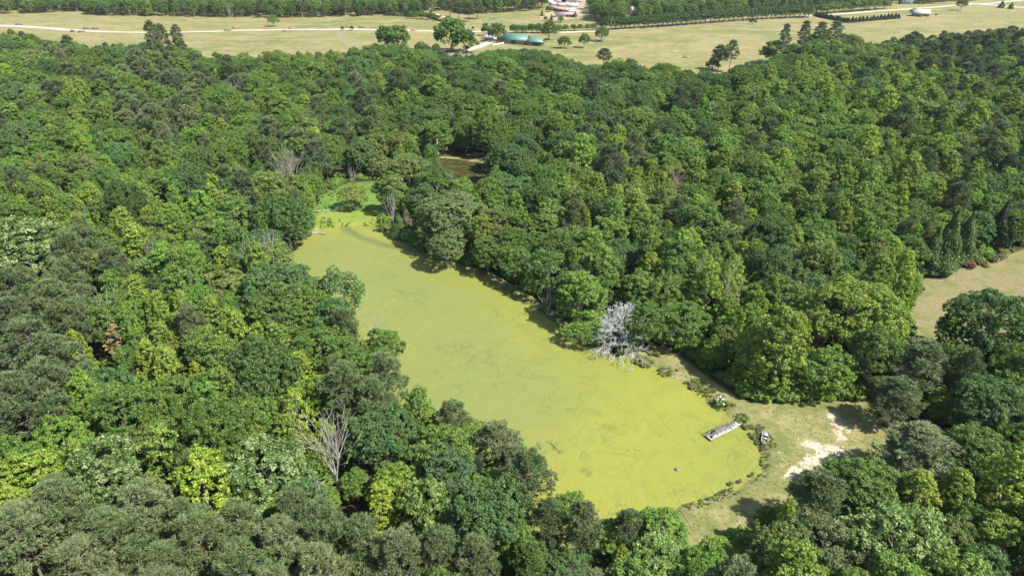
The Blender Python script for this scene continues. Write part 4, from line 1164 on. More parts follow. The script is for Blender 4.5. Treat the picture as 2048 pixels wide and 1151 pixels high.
# the rest of the woods: one mass
def scatter(name, pts, scl, rot, idx, protos, cols):
    """ONE stuff object: prototypes instanced on its points"""
    coll = bpy.data.collections.new(name + '_kinds')
    for k, me in enumerate(protos):
        coll.objects.link(bpy.data.objects.new(f'{name}_kind_{k:03d}', me))
    me = bpy.data.meshes.new(name); me.vertices.add(len(pts)); me.vertices.foreach_set('co', np.asarray(pts, np.float32).ravel())
    a = me.attributes.new('scl', 'FLOAT_VECTOR', 'POINT'); a.data.foreach_set('vector', np.asarray(scl, np.float32).ravel())
    a = me.attributes.new('rot', 'FLOAT', 'POINT'); a.data.foreach_set('value', np.asarray(rot, np.float32))
    a = me.attributes.new('idx', 'INT', 'POINT'); a.data.foreach_set('value', np.asarray(idx, np.int32))
    a = me.attributes.new('tcol', 'FLOAT_VECTOR', 'POINT'); a.data.foreach_set('vector', np.asarray(cols, np.float32).ravel())
    ng = bpy.data.node_groups.new(name + '_nodes', 'GeometryNodeTree')
    ng.interface.new_socket('Geometry', in_out='INPUT', socket_type='NodeSocketGeometry')
    ng.interface.new_socket('Geometry', in_out='OUTPUT', socket_type='NodeSocketGeometry')
    N = ng.nodes; gi, go = N.new('NodeGroupInput'), N.new('NodeGroupOutput')
    ci = N.new('GeometryNodeCollectionInfo'); ci.inputs['Collection'].default_value = coll; ci.inputs['Separate Children'].default_value = True; ci.inputs['Reset Children'].default_value = True
    iop = N.new('GeometryNodeInstanceOnPoints'); iop.inputs['Pick Instance'].default_value = True
    def na(nm_, dt):
        q = N.new('GeometryNodeInputNamedAttribute'); q.data_type = dt; q.inputs['Name'].default_value = nm_; return q.outputs['Attribute']
    cx = N.new('ShaderNodeCombineXYZ'); ng.links.new(na('rot', 'FLOAT'), cx.inputs[2])
    L = ng.links.new
    L(gi.outputs[0], iop.inputs['Points']); L(ci.outputs[0], iop.inputs['Instance']); L(na('idx', 'INT'), iop.inputs['Instance Index'])
    L(cx.outputs[0], iop.inputs['Rotation']); L(na('scl', 'FLOAT_VECTOR'), iop.inputs['Scale']); L(iop.outputs[0], go.inputs[0])
    o = obj(name, me, kind='stuff')
    md = o.modifiers.new('plants', 'NODES'); md.node_group = ng
    return o

protos, pk = [], {}
for k in PROTO:
    if k == 'bush': continue
    for v_, p in enumerate(PROTO[k][:3]): pk[k, v_] = len(protos); protos.append(p['make_joined']())
pts, scl, rot, idx, tc = [], [], [], [], []
for i, r in enumerate(REC):
    if i in chosen: continue
    pts.append((r['x'], r['y'], r['z'] - 0.05)); scl.append((r['sr'], r['sr'], r['sz'])); rot.append(r['rot']); idx.append(pk[r['kind'], r['pi'] % min(len(PROTO[r['kind']]), 3)]); tc.append(r['color'])
wood = scatter('woodland', pts, scl, rot, idx, protos, tc)
wood['label'] = 'mixed woodland filling in behind and between the nearer trees'
print('TREES', len(REC), 'individual', n_ind, {k: len([i for i in v if i in chosen]) for k, v in by_name.items()}, 'mass', len(pts))

# ------------------------------------------------------------------ air
m, t, out = new_mat('thin_summer_haze')
pv_ = t.new('ShaderNodeVolumePrincipled'); pv_.inputs['Color'].default_value = (0.80, 0.90, 1.0, 1); pv_.inputs['Density'].default_value = 0.00003; pv_.inputs['Anisotropy'].default_value = 0.2
t.link(pv_.outputs[0], out.inputs['Volume'])
Vh, Fh = box(0, 4000, 47, 15000, 11000, 104)
hz = obj('haze', np_mesh('haze', Vh, quads=Fh, mats=[m]), kind='stuff'); hz['label'] = 'thin pale summer haze over the whole landscape'

# ------------------------------------------------------------------ dead and bare trees
def grow(p, d, ln, r, depth, spread, lift, out, nseg=4, wander=0.16, kids=(2, 3)):
    q = np.array(p, float); d = unit(np.array(d, float))
    for k in range(nseg):
        d = unit(d + rng.normal(size=3) * wander + np.array([0, 0, lift]))
        e = q + d * ln / nseg
        r1 = max(r * (1 - 0.55 / nseg), 0.022)
        out.append((q, e, r, r1)); q, r = e, r1
        if depth > 0 and k >= (1 if nseg > 2 else 0):
            for _ in range(int(rng.integers(*kids))):
                side = unit(np.cross(d, rng.normal(size=3)))
                grow(q, unit(d * (1 - spread) + side * spread), ln * rng.uniform(0.38, 0.6), r * 0.6, depth - 1, spread, lift, out, max(nseg - 1, 2), wander, kids)
    return out

def dead_tree(px, py, h_px, label, kind, mat='dead_wood', group=None, w=1.0, name='dead_tree', leaves=None):
    """foot of the trunk at (px, py) of the photograph, h_px tall there"""
    g = on_ground(px, py); zd = float(project(g)[2]); H = h_px * zd / FPX / max(0.6, math.cos(R(PITCH) + math.atan((py - 575) / FPX)))
    return dead_tree_at(g, H, label, kind, mat, group, w, name, leaves)
def dead_tree_at(g, H, label, kind, mat='dead_wood', group=None, w=1.0, name='dead_tree', leaves=None):
    t = thing(name, label, 'tree', (g[0], g[1], g[2] - 0.1), rng.uniform(0, 6.28), group)
    fine = 'bare tree with' in label or 'white topped' in label
    rad = (0.016 if kind == 'vase' else 0.026) * H * (0.8 if kind == 'snag' else 1)
    tr, L = [], []
    if kind == 'dome':            # broad dead crown: boughs at every height, the low ones sweeping down
        p = np.zeros(3)
        for k in range(7):
            q = np.array([rng.normal() * 0.12, rng.normal() * 0.12, H * 0.86 * (k + 1) / 7]); tr.append((p, q, rad * (1 - k / 8), rad * (1 - (k + 1) / 8))); p = q
        for k in range(36):
            f = ((k + 0.5) / 36) ** 1.15; z = H * (0.09 + 0.77 * f); a = k * 2.4 + rng.uniform(-.4, .4)
            ln = H * 0.46 * w * (1 - 0.62 * f) * rng.uniform(0.85, 1.1)
            L.append(grow((0, 0, z), (math.cos(a), math.sin(a), 0.05 + 0.8 * f), ln, rad * 0.26 * (1 - 0.3 * f), 3, 0.46, -0.07 + 0.15 * f, [], 4, 0.085, (1, 4)))
    elif kind == 'vase':          # bare tree with rising limbs
        p = np.zeros(3); zt = H * 0.30
        for k in range(3):
            q = np.array([rng.normal() * 0.05, rng.normal() * 0.05, zt * (k + 1) / 3]); tr.append((p, q, rad * (1 - k * .08), rad * (1 - (k + 1) * .08))); p = q
        for k in range(8 if fine else 6):
            a = k * 2.4 + rng.uniform(-.3, .3); o = rng.uniform(0.12, 0.56) * w
            L.append(grow((0, 0, zt * (0.75 + 0.25 * rng.uniform())), (math.cos(a) * o, math.sin(a) * o, 1.0), H * 0.66 * (1 - 0.25 * o), rad * 0.42, 2 if fine else 1, 0.36, 0.07, [], 6, 0.09, (1, 2)))
    else:                         # broken snag: a trunk and a few limbs
        p = np.zeros(3)
        for k in range(5):
            q = np.array([rng.normal() * 0.15, rng.normal() * 0.15, H * (k + 1) / 5]); tr.append((p, q, rad * (1 - k * .15), rad * (1 - (k + 1) * .15))); p = q
        for k in range(7):
            f = 0.4 + 0.55 * k / 7; a = k * 2.4 + rng.uniform(-.4, .4)
            L.append(grow((0, 0, H * f), (math.cos(a), math.sin(a), 0.75), H * 0.3 * w * rng.uniform(.5, 1), rad * 0.4, 1, 0.45, 0.05, [], 4, 0.16, (1, 3)))
    V_, F_ = tubes(tr, 7); obj('trunk', np_mesh('dead_trunk', V_, quads=F_, mats=[M[mat]], smooth=True), t)
    for l in L:
        V_, F_ = tubes(l, 4); obj('limb', np_mesh('dead_limb', V_, quads=F_, mats=[M[mat]], smooth=True), t)
    if leaves is not None:
        c, n_ = leaves
        tips = np.array([q[1] for l in L for q in l if q[3] < 0.05]); tips = tips[rng.permutation(len(tips))[:n_]]
        C = np.repeat(tips, 7, 0) + rng.normal(size=(len(tips) * 7, 3)) * 0.25
        Vl, Fl = leaf_quads(C, unit(rng.normal(size=C.shape) + np.array([0, 0, 1.0])), rng.uniform(.08, .17, len(C)))
        obj('crown', np_mesh('sparse_crown', Vl, quads=Fl, mats=[M['leaf']], fattr={'tint': np.clip(rng.normal(size=len(C)) * .5, -1, 1)}), t, c)
    return t
def dead_crown(cx, cy, w_px, H, label, kind, mat='dead_wood', w=1.0, leaves=None, frac=0.68):
    """dead tree given by the middle of its crown in the photograph"""
    p = at(cx, cy, H * frac); g = np.array([p[0], p[1], float(gz_base(p[0], p[1]))]); p = at(cx, cy, g[2] + H * frac); g[0], g[1] = p[0], p[1]
    zd = float(project(p)[2]); return dead_tree_at(g, H, label, kind, mat, None, (w_px * zd / FPX) / (H * 0.9) * w if kind != 'snag' else w, 'dead_tree', leaves)
dead_tree_at(np.array([*at(1241, 698, 0.4)[:2], 0.4]), 11.3, 'bleached white dead tree with drooping branches on the right bank of the pond', 'dome', 'white_wood')
dead_crown(668, 922, 72, 13.5, 'tall bare tree with pale rising limbs in the lower left wood', 'vase', 'pale_wood', 1.1, (C_YEL, 40), 0.55)
dead_crown(640, 985, 26, 9, 'small bare forked tree beside the tall bare tree', 'snag')
dead_crown(578, 338, 84, 17.5, 'white topped dead tree above the top left corner of the pond', 'vase', 'dead_wood', 1.0, None, 0.78)
dead_crown(722, 150, 36, 17, 'grey leafless snag rising from the upper wood left of the barn', 'vase', 'dead_wood')
dead_crown(925, 175, 36, 16, 'grey bare tree deep in the dark oaks below the barn', 'vase', 'dead_brown')
dead_crown(465, 184, 18, 17, 'small pale snag with twisted limbs in the upper left wood', 'snag', 'dead_wood', 1.3)
dead_crown(503, 235, 26, 15, 'bare grey tree beside the bluish oak in the upper left wood', 'vase', 'dead_brown')
dead_crown(993, 238, 18, 16.5, 'forked white snag above the back pond', 'snag', 'dead_wood', 1.5)
dead_crown(1063, 262, 12, 17, 'upright bare trunk right of the forked white snag', 'snag', 'dead_brown', 0.7)
dead_crown(702, 352, 26, 9, 'small grey dead tree at the far end of the marsh', 'vase')
dead_crown(783, 412, 40, 12, 'pale dead tree standing at the right side of the marsh', 'vase')
dead_crown(520, 425, 34, 15, 'white dead branches left of the dark tree at the pond head', 'vase')
dead_crown(1352, 372, 28, 16.5, 'pinkish brown dead tree in the middle of the right wood', 'vase', 'dead_brown', 1.0, ((0.36, 0.17, 0.10), 60))
dead_crown(1240, 268, 44, 17, 'bare limbed tree among bright poplars right of the snags', 'vase', 'dead_wood', 1.0, (C_BRIGHT, 60))
for i_, (x_, y_, w_) in enumerate([(1902, 205, 34), (1922, 225, 30), (1978, 195, 46)]):
    dead_crown(x_, y_, w_, 17, ['first and lowest of the grey bare trees in the upper right wood', 'slender grey bare tree right of the lowest bare one, upper right wood', 'wide pale bare tree near the right edge of the upper right wood'][i_], 'vase', 'dead_wood', 1.0, (C_FRESH, 40))
for i_, (x_, y_, w_, m_) in enumerate([(492, 530, 40, 'dead_brown'), (520, 515, 36, 'dead_wood'), (540, 508, 24, 'dead_wood'), (362, 545, 22, 'dead_wood'), (312, 535, 24, 'dead_wood')]):
    dead_crown(x_, y_, w_, 14.5, ['brown leafless tree in the bare thicket near the pond', 'grey leafless tree between the two bare ones by the pond', 'thin grey leafless tree closest to the pond in the bare thicket',
               'thin pale dead tree in the middle of the left wood', 'pale dead trunk left of the middle of the left wood'][i_], 'vase', m_)
dead_crown(222, 632, 22, 15, 'grey dead stem above the tan dying tree', 'vase', 'dead_wood')
dead_crown(1460, 590, 42, 16, 'pale bare limbs of a half dead tree in the right wood', 'vase', 'dead_wood', 1.0, (C_LIME, 120))
dead_crown(1405, 560, 30, 17, 'pale trunked half bare tree left of the white trunked poplar', 'vase', 'dead_wood', 1.0, (C_LIME, 120))
dead_crown(1095, 600, 40, 7, 'grey dead branches over the red earth on the right bank', 'vase', 'dead_wood')
dead_crown(755, 655, 30, 8, 'pale dead branches hanging over the left pond bank', 'vase', 'dead_wood')
dead_tree(460, 36, 26, 'white trunked tree at the edge of the far wood, left hay field', 'vase', 'dead_wood')
dead_tree(640, 34, 34, 'bare white tree in the far wood above the left hay field', 'vase', 'dead_wood')
dead_tree(605, 35, 32, 'single bare white trunk in the far wood edge', 'snag', 'dead_wood', None, 0.5)

# ------------------------------------------------------------------ undergrowth and bank weeds
bushes = [p['crown'] for p in PROTO['bush']]
up, us, ur, ui, uc = [], [], [], [], []
def sow(x, y, z, s_, h_, c_):
    up.append((x, y, z)); us.append((s_, s_, h_)); ur.append(rng.uniform(0, 6.28)); ui.append(int(rng.integers(3))); uc.append(tuple(np.array(c_) * rng.uniform(0.8, 1.2) * rng.uniform(.92, 1.08, 3)))
def edge(px_line, n, w0, w1, size, cols, side=(0, 1)):
    g = np.array(G(px_line)); sl = np.concatenate([[0], np.cumsum(np.linalg.norm(np.diff(g, axis=0), axis=1))])
    for q in rng.uniform(0, sl[-1], n):
        if size[1] < 0.6 and math.sin(q * 0.9) + math.sin(q * 0.37 + 1) + rng.normal() * .5 < -0.3: continue
        x = np.interp(q, sl, g[:, 0]); y = np.interp(q, sl, g[:, 1]); k = min(np.searchsorted(sl, q, 'right') - 1, len(g) - 2); d = unit(g[k + 1] - g[k]); nrm = np.array([-d[1], d[0]])
        o = rng.uniform(w0, w1); x += nrm[0] * o; y += nrm[1] * o
        if inside(np.array([x]), np.array([y]), POND)[0] and seg_dist(x, y, POND, True) > 0.5: continue
        s_ = size[0] + (size[1] - size[0]) * rng.uniform() ** 1.6; sow(x, y, float(gz_base(x, y)) - 0.15, s_, s_ * rng.uniform(0.75, 1.25), cols[int(rng.integers(len(cols)))])
GRN = [C_FRESH, C_BRIGHT, C_MAPLE, C_LIME, C_OAK]
# vine covered wood edges (outline runs with the wood on its left hand)
edge([(1255, 702), (1300, 684), (1345, 700), (1400, 738), (1440, 768), (1500, 800), (1560, 800)], 170, 1.5, 6.5, (0.6, 1.4), GRN)
edge([(1480, 792), (1530, 803), (1610, 800), (1700, 794), (1745, 796)], 150, 0.0, 6.5, (0.9, 1.9), [C_BRIGHT, C_FRESH, C_LIME, C_BRIGHT, C_MAPLE])
edge([(800, 470), (850, 503), (930, 525), (985, 540), (1060, 586), (1110, 612), (1150, 650), (1190, 690), (1255, 702)], 300, 0.0, 7.0, (0.9, 2.3), [C_FRESH, C_OAK, C_MAPLE, C_OAK])
edge([(1815, 715), (1826, 600), (1846, 553), (1890, 543), (1960, 526), (2060, 488)], 170, 0.0, 6.0, (0.8, 1.8), [C_MAPLE, C_FRESH, C_OLIVE, C_OAK])
edge([(625, 470), (622, 425), (632, 395), (700, 362), (765, 360)], 120, 0.0, 5.0, (0.8, 1.6), [C_FRESH, C_OAK, C_OLIVE])
edge([(770, 462), (775, 400), (760, 362), (800, 330), (870, 318)], 120, -5.0, 1.0, (0.8, 1.6), [C_FRESH, C_OLIVE, C_LIME])
edge([(1480, 1125), (1500, 1060), (1560, 1015), (1640, 985), (1700, 965), (1790, 940), (1800, 890)], 120, -6.0, 0.5, (0.7, 1.5), [C_MAPLE, C_OAK, C_FRESH, C_OLIVE])
edge([(1400, 1100), (1460, 1090), (1500, 1060)], 40, -5, 1, (0.6, 1.3), [C_BRIGHT, C_LIME, C_FRESH])
n_edge = len(up)
# low growth in the wood
for x, y in cand[rng.permutation(len(cand))[:3200]]:
    if y > 420 or covers_clear(x, y, 0.4, 1.6, 2.2, 1.1): continue
    s_ = rng.uniform(0.9, 2.1); sow(x, y, float(gz_base(x, y)) - 0.1, s_, s_ * rng.uniform(.8, 1.3), [C_OAK, C_MAPLE, C_OLIVE, C_DEEP][int(rng.integers(4))])
ug = scatter('undergrowth', up, us, ur, ui, bushes, uc)
ug['label'] = 'low bushes and vines along the wood edges and under the trees'
up, us, ur, ui, uc = [], [], [], [], []
WEED = [(0.12, 0.165, 0.04), (0.15, 0.18, 0.05), (0.18, 0.165, 0.08), (0.10, 0.15, 0.035), (0.14, 0.20, 0.04), (0.17, 0.15, 0.08)]
edge([(1262, 722), (1300, 737), (1350, 760), (1395, 782), (1425, 806), (1455, 836), (1488, 852), (1508, 876), (1525, 900)], 1100, -0.3, 3.6, (0.06, 0.36), WEED)
edge([(1525, 900), (1520, 940), (1490, 965), (1440, 985), (1380, 1005), (1330, 1016)], 300, -0.2, 1.5, (0.04, 0.24), WEED)
edge([(800, 478), (835, 490), (850, 515), (880, 528), (930, 540), (975, 560), (1010, 585), (1060, 612), (1110, 642), (1140, 675)], 1000, -0.4, 3.2, (0.06, 0.36), WEED)
edge([(632, 455), (628, 430), (640, 395), (700, 370), (760, 366)], 150, -6, 0, (0.2, 0.5), [(0.08, 0.16, 0.03), (0.11, 0.19, 0.03)])
edge([(640, 458), (690, 452), (740, 452), (775, 462)], 260, -1, 9, (0.12, 0.35), [(0.15, 0.21, 0.03), (0.11, 0.17, 0.03), (0.17, 0.20, 0.04)])
edge([(570, 512), (600, 492), (622, 470)], 90, -0.3, 2.5, (0.2, 0.5), WEED)
for _ in range(1100):           # scattered tufts in the rough grass
    p = at(rng.uniform(1330, 1760), rng.uniform(770, 1060), 0.4)
    if not inside(np.array([p[0]]), np.array([p[1]]), G(CLEAR_PX))[0] or seg_dist(p[0], p[1], POND, True) < 1: continue
    s_ = rng.uniform(.03, .13); sow(p[0], p[1], 0.36, s_, s_ * .7, ((0.17, 0.19, 0.06), (0.20, 0.19, 0.09), (0.13, 0.17, 0.05))[int(rng.integers(3))])
wd = scatter('bank_weeds', up, us, ur, ui, bushes, uc)
wd['label'] = 'rough weeds and grass tufts along the pond shore and marsh'

def shrub(px, py, w_px, label, c, hs=1.0, blossom=None, group=None):
    g = on_ground(px, py); zd = float(project(g)[2]); s_ = w_px * zd / FPX / 2 / 1.5
    p = PROTO['bush'][int(rng.integers(3))]
    t = thing('shrub', label, 'shrub', (g[0], g[1], g[2] - 0.1), rng.uniform(0, 6.28), group, (s_, s_, s_ * hs))
    obj('stem', p['trunk'], t); obj('crown', p['crown'], t, c)
    if blossom:
        d = unit(rng.normal(size=(blossom, 3)) + np.array([0, 0, .8])); C = d * np.array([1.35, 1.35, 1.25]) + np.array([0, 0, 0.75])
        C = np.repeat(C, 5, 0) + rng.normal(size=(blossom * 5, 3)) * 0.07
        Vl, Fl = leaf_quads(C, unit(np.repeat(d, 5, 0) + rng.normal(size=C.shape) * .4), rng.uniform(.05, .10, len(C)), 0.9)
        obj('blossom', np_mesh('blossom', Vl, quads=Fl, mats=[M['white_paint']]), t)
    return t
M['white_paint'] = weathered('white_paint', (0.74, 0.73, 0.70), (0.60, 0.59, 0.56), 0.8, 0.6)
shrub(1442, 810, 30, 'shrub full of white blossom on the bank above the dock', C_FRESH, 1.0, 40)
shrub(1108, 634, 18, 'small white flowering shrub on the right bank beneath the drooping tree', C_FRESH, 1.1, 45)
shrub(1462, 967, 12, 'small round sedge clump standing in the pond near the dam', C_OAK, 0.9)
shrub(1480, 962, 11, 'brownish clump at the water line right of the sedge clump', (0.14, 0.11, 0.05), 0.9)
shrub(1504, 950, 10, 'dark leaning tuft on the shore at the bend of the dam', C_DEEP, 1.5)
shrub(1448, 982, 9, 'tiny dark tuft at the water edge left of the sedge clump', (0.10, 0.09, 0.05), 1.1)
shrub(1605, 812, 13, 'dark solitary bush at the top edge of the sandy clearing', C_DEEP, 1.4)
shrub(1938, 534, 30, 'reddish brown shrub under the dark conifers at the upper field', (0.17, 0.085, 0.055), 0.9)
shrub(1963, 528, 26, 'olive shrub between the reddish and the tan shrubs at the upper field', C_OLIVE, 1.0)
shrub(1985, 522, 30, 'rounded olive shrub at the upper field edge, right of the rust tinted one', (0.10, 0.10, 0.04), 1.0)
shrub(1972, 534, 14, 'small rusty orange shrub in the row at the upper field edge', (0.22, 0.11, 0.05), 0.9)
shrub(2003, 515, 22, 'greyish tan shrub at the right end of the row on the upper field edge', (0.20, 0.155, 0.11), 0.9)
shrub(1940, 516, 20, 'bright green shrub behind the reddish shrub', C_LIME, 0.9)
shrub(1960, 505, 18, 'grey twiggy shrub at the foot of the leaning trunk', (0.20, 0.17, 0.13), 0.9)
shrub(933, 102, 16, 'reddish leaved small tree beside the driveway', (0.16, 0.085, 0.045), 1.3)

# ------------------------------------------------------------------ dock, boat and things by the pond
M['dock_wood'] = weathered('grey_dock_boards', (0.27, 0.26, 0.245), (0.19, 0.18, 0.17), 1.8)
M['dark_wood'] = weathered('dark_weathered_wood', (0.12, 0.11, 0.10), (0.075, 0.07, 0.065), 2.0)
M['dark_gap'] = weathered('black_rubber_and_slot', (0.03, 0.03, 0.03), (0.02, 0.02, 0.02), 2.0)  # near black for rubber parts and for the shaded dock slots
M['green_plastic'] = weathered('dark_green_plastic', (0.035, 0.075, 0.05), (0.025, 0.05, 0.035), 2.0, 0.5)
M['alu'] = weathered('dull_aluminium', (0.36, 0.38, 0.37), (0.27, 0.29, 0.28), 1.5, 0.45, 0.4, 0.3)
M['boat_green'] = weathered('faded_green_paint', (0.22, 0.36, 0.29), (0.34, 0.40, 0.36), 1.2, 0.6)
M['bilge'] = weathered('algae_stained_bilge', (0.30, 0.25, 0.06), (0.20, 0.13, 0.05), 3.0, 0.5)
M['blue_plastic'] = weathered('blue_plastic', (0.04, 0.16, 0.36), (0.03, 0.12, 0.28), 2.0, 0.5)
c0, c1, c2, c3 = (at(a, b, 0.45) for a, b in ((1422.4, 880), (1475, 853), (1463.5, 843.5), (1409, 869)))
ctr = (c0 + c1 + c2 + c3) / 4; ax_ = ((c1 - c0) + (c2 - c3)) / 2; DL = float(np.linalg.norm(ax_)); DW = float(np.linalg.norm(((c3 - c0) + (c2 - c1)) / 2)); da = math.atan2(ax_[1], ax_[0])
dock = thing('dock', 'small weathered wooden dock with low rails at the edge of the green pond', 'dock', (ctr[0], ctr[1], 0.0), da)
nb_ = 40
part('deck_board', [box(-DL / 2 + DL * (k + .5) / nb_, rng.uniform(-.02, .02), 0.45 + rng.uniform(-.006, .006), DL / nb_ * 0.86, DW, 0.05) for k in range(nb_)], M['dock_wood'], dock, 'stuff')
for sy in (-1, 1):
    part('side_beam', [box(0, sy * (DW / 2 - .06), 0.33, DL, 0.09, 0.17)], M['dock_wood'], dock)
for sx in (-1, 1):
    part('end_beam', [box(sx * (DL / 2 - .03), 0, 0.33, 0.09, DW - .28, 0.17)], M['dark_wood'], dock)
for sx in (-.46, -.15, .16, .46):
    for sy in (-1, 1): part('pile', [box(sx * DL, sy * (DW / 2 - .2), -0.3, 0.16, 0.16, 1.15)], M['dark_wood'], dock)
for sy, x0, x1 in ((1, -.46, .33), (-1, -.36, .27)):
    y_ = sy * (DW / 2 - (.08 if sy > 0 else DW * .26))
    part('rail', [box((x0 + x1) / 2 * DL, y_, 1.18, (x1 - x0) * DL, 0.15, 0.06)], M['dark_wood'], dock)
    for k in range(5):
        part('rail_post', [box((x0 + (x1 - x0) * k / 4) * DL, y_, 0.81, 0.1, 0.1, 0.68)], M['dark_wood'], dock)
for k, (x_, y_, l_) in enumerate([(.27, .18, .55), (.35, .22, .6), (.31, -.16, .5), (.42, .02, .45)]):
    part('dark_slot', [box(x_ * DL, y_ * DW, 0.50, 0.12, l_ * DW, 0.05)], M['dark_gap'], dock)  # black strips laid on the deck stand in for its shaded slots
part('landing_board', [box(DL * .57, 0, 0.44, DL * .14, DW * .8, 0.06)], M['dock_wood'], dock)
cp = ctr[:2] + np.array([math.cos(da), math.sin(da)]) * (-DL * .27) + np.array([-math.sin(da), math.cos(da)]) * DW * .2
ch = thing('chair', 'dark green plastic chair on the dock beside the rail', 'chair', (cp[0], cp[1], 0.478), da - 2.2)
part('seat', [box(0, 0, .42, .55, .52, .05)], M['green_plastic'], ch)
part('backrest', [box(0, .27, .74, .55, .06, .6)], M['green_plastic'], ch)
for sx in (-1, 1):
    part('armrest', [box(sx * .28, 0, .64, .07, .5, .04)], M['green_plastic'], ch)
    for sy in (-1, 1): part('leg', [box(sx * .26, sy * .23, .2, .06, .06, .4)], M['green_plastic'], ch)
for q, yy in ((-.43, -.30), (-.40, -.12)):
    bp = ctr[:2] + np.array([math.cos(da), math.sin(da)]) * q * DL + np.array([-math.sin(da), math.cos(da)]) * yy * DW
    b_ = thing('bucket', 'dark bucket on the lower left corner of the dock' if yy < -.2 else 'small dark bucket behind the other one at the dock end', 'bucket', (bp[0], bp[1], 0.476))
    Vb, Fb = tubes([((0, 0, 0), (0, 0, .3), .12, .16)], 10); obj('pail', np_mesh('pail', Vb, quads=Fb, mats=[M['dark_gap']]), b_)
    Vb, Fb = tubes([((-.16, 0, .3), (0, 0, .42), .012, .012), ((0, 0, .42), (.16, 0, .3), .012, .012)], 5); obj('handle', np_mesh('pail_handle', Vb, quads=Fb, mats=[M['alu']]), b_)

bpnt = at(1529.3, 876.5, 0.6)
boat = thing('jon_boat', 'small flat bottomed metal boat pulled up on the grass beside the dock', 'boat', (bpnt[0], bpnt[1], 0.44), R(-23))
BLn, BWd = 3.6, 1.2
def hull(name, inset, z0, z1, mat, thick):
    prof = []
    for y, wf, zb in ((-BLn / 2, .80, .20), (-BLn * .33, .98, .04), (0, 1, 0), (BLn * .33, 1, 0), (BLn / 2, .94, .10)):
        prof.append((y, BWd / 2 * wf, zb))
    V_, F_ = [], []
    for y, w_, zb in prof:
        V_ += [(-w_ * .82 + inset, y, zb + z0), (w_ * .82 - inset, y, zb + z0), (w_ - inset, y, z1), (-w_ + inset, y, z1)]
    for k in range(len(prof) - 1):
        a = k * 4; b = a + 4
        F_ += [(a, a + 1, b + 1, b), (a + 1, a + 2, b + 2, b + 1), (a + 3, a, b, b + 3)]
    e = (len(prof) - 1) * 4
    F_ += [(0, 3, 2, 1), (e, e + 1, e + 2, e + 3)]
    return obj(name, np_mesh(name, V_, quads=F_, mats=[mat]), boat)
hull('hull', 0, 0, .55, M['boat_green'], 0); hull('inner_hull', .035, .03, .545, M['alu'], 0)
part('bilge', [box(0, -.85, .11, .86, 1.3, .04), box(0, .32, .11, .9, .7, .04)], M['bilge'], boat)
for y_, d_ in ((-.12, .28), (-1.55, .35)): part('bench', [box(0, y_, .40, 1.06 if d_ < .3 else .9, d_, .05)], M['alu'], boat)
part('deck_plate', [box(0, 1.2, .44, 1.08, 1.0, .04)], M['alu'], boat)
for sx in (-1, 1):
    part('gunwale', [box(sx * .59, 0.1, .56, .06, 3.1, .05)], M['alu'], boat)
part('life_jacket', [box(.5, .35, .60, .14, .35, .06)], M['blue_plastic'], boat)
fp = at(1354, 938, 0.1)
fl_ = thing('float_drum', 'round grey plastic drum floating alone in the green pond', 'float', (fp[0], fp[1], -0.15))
Vb, Fb = tubes([((0, 0, 0), (0, 0, .45), .34, .36), ((0, 0, .45), (0, 0, .55), .36, .26), ((0, 0, .55), (0, 0, .58), .26, .02)], 14)
obj('shell', np_mesh('drum_shell', Vb, quads=Fb, mats=[weathered('grey_plastic', (0.16, 0.16, 0.15), (0.10, 0.10, 0.10), 2.0, .5)]), fl_)
Vb, Fb = tubes([((0, 0, .56), (0, 0, .68), .08, .07)], 8); obj('cap', np_mesh('drum_cap', Vb, quads=Fb, mats=[M['dark_gap']]), fl_)
def tube_thing(name, label, cat, px_pts, r, mat, z=0.45, lift=None, twigs=0):
    P = [at(a, b, z) for a, b in px_pts]; P = [np.array([p[0], p[1], z + (lift[k] if lift else 0)]) for k, p in enumerate(P)]
    o = P[0].copy(); t = thing(name, label, cat, o)
    sg = [(P[k] - o, P[k + 1] - o, r * (1 - .12 * k), r * (1 - .12 * (k + 1))) for k in range(len(P) - 1)]
    V_, F_ = tubes(sg, 7); obj('stem' if twigs else 'length', np_mesh(name + '_stem', V_, quads=F_, mats=[mat], smooth=True), t)
    if twigs:
        tw = []
        for a, b, *_ in sg:
            for _ in range(twigs):
                f = rng.uniform(); p = a * (1 - f) + b * f; e = p + unit(rng.normal(size=3) + np.array([0, 0, .6])) * rng.uniform(.4, 1.1); tw.append((p, e, r * .4, r * .15))
        V_, F_ = tubes(tw, 4); obj('twigs', np_mesh(name + '_twigs', V_, quads=F_, mats=[mat]), t)
    return t
tube_thing('drain_hose', 'pale hose lying across the dam from the pond into the grass', 'hose', [(1362, 1020), (1368, 1029), (1376, 1042), (1381, 1053), (1388, 1062), (1394, 1071)], 0.045, M['dead_wood'], 0.47)
tube_thing('sunken_branch', 'dark branch breaking the pond surface, left of the pair', 'branch', [(1074, 885), (1079, 893), (1083, 900)], 0.045, M['dark_wood'], 0.04, [.1, .02, .0], 2)
tube_thing('sunken_branch', 'longer dark branch breaking the pond surface, right of the pair', 'branch', [(1101, 885), (1112, 897), (1122, 905)], 0.06, M['dark_wood'], 0.04, [.1, .03, .0], 3)
tube_thing('sunken_branch', 'dark branch jutting from the left bank into the pond below the pines', 'branch', [(832, 772), (842, 774), (850, 777)], 0.08, M['dark_wood'], 0.1, [.5, .3, .05], 3)
tube_thing('fallen_log', 'long pale fallen log lying across the head of the marsh', 'log', [(626, 422), (655, 421), (692, 419)], 0.22, M['dead_wood'], 0.55, None, 2)
tube_thing('fallen_log', 'short pale fallen log on the left shore at the pond head', 'log', [(622, 467), (638, 465), (652, 468)], 0.24, M['dead_wood'], 0.3, None, 2)
M['stone'] = weathered('pale_stone', (0.30, 0.26, 0.22), (0.20, 0.175, 0.15), 3.0)
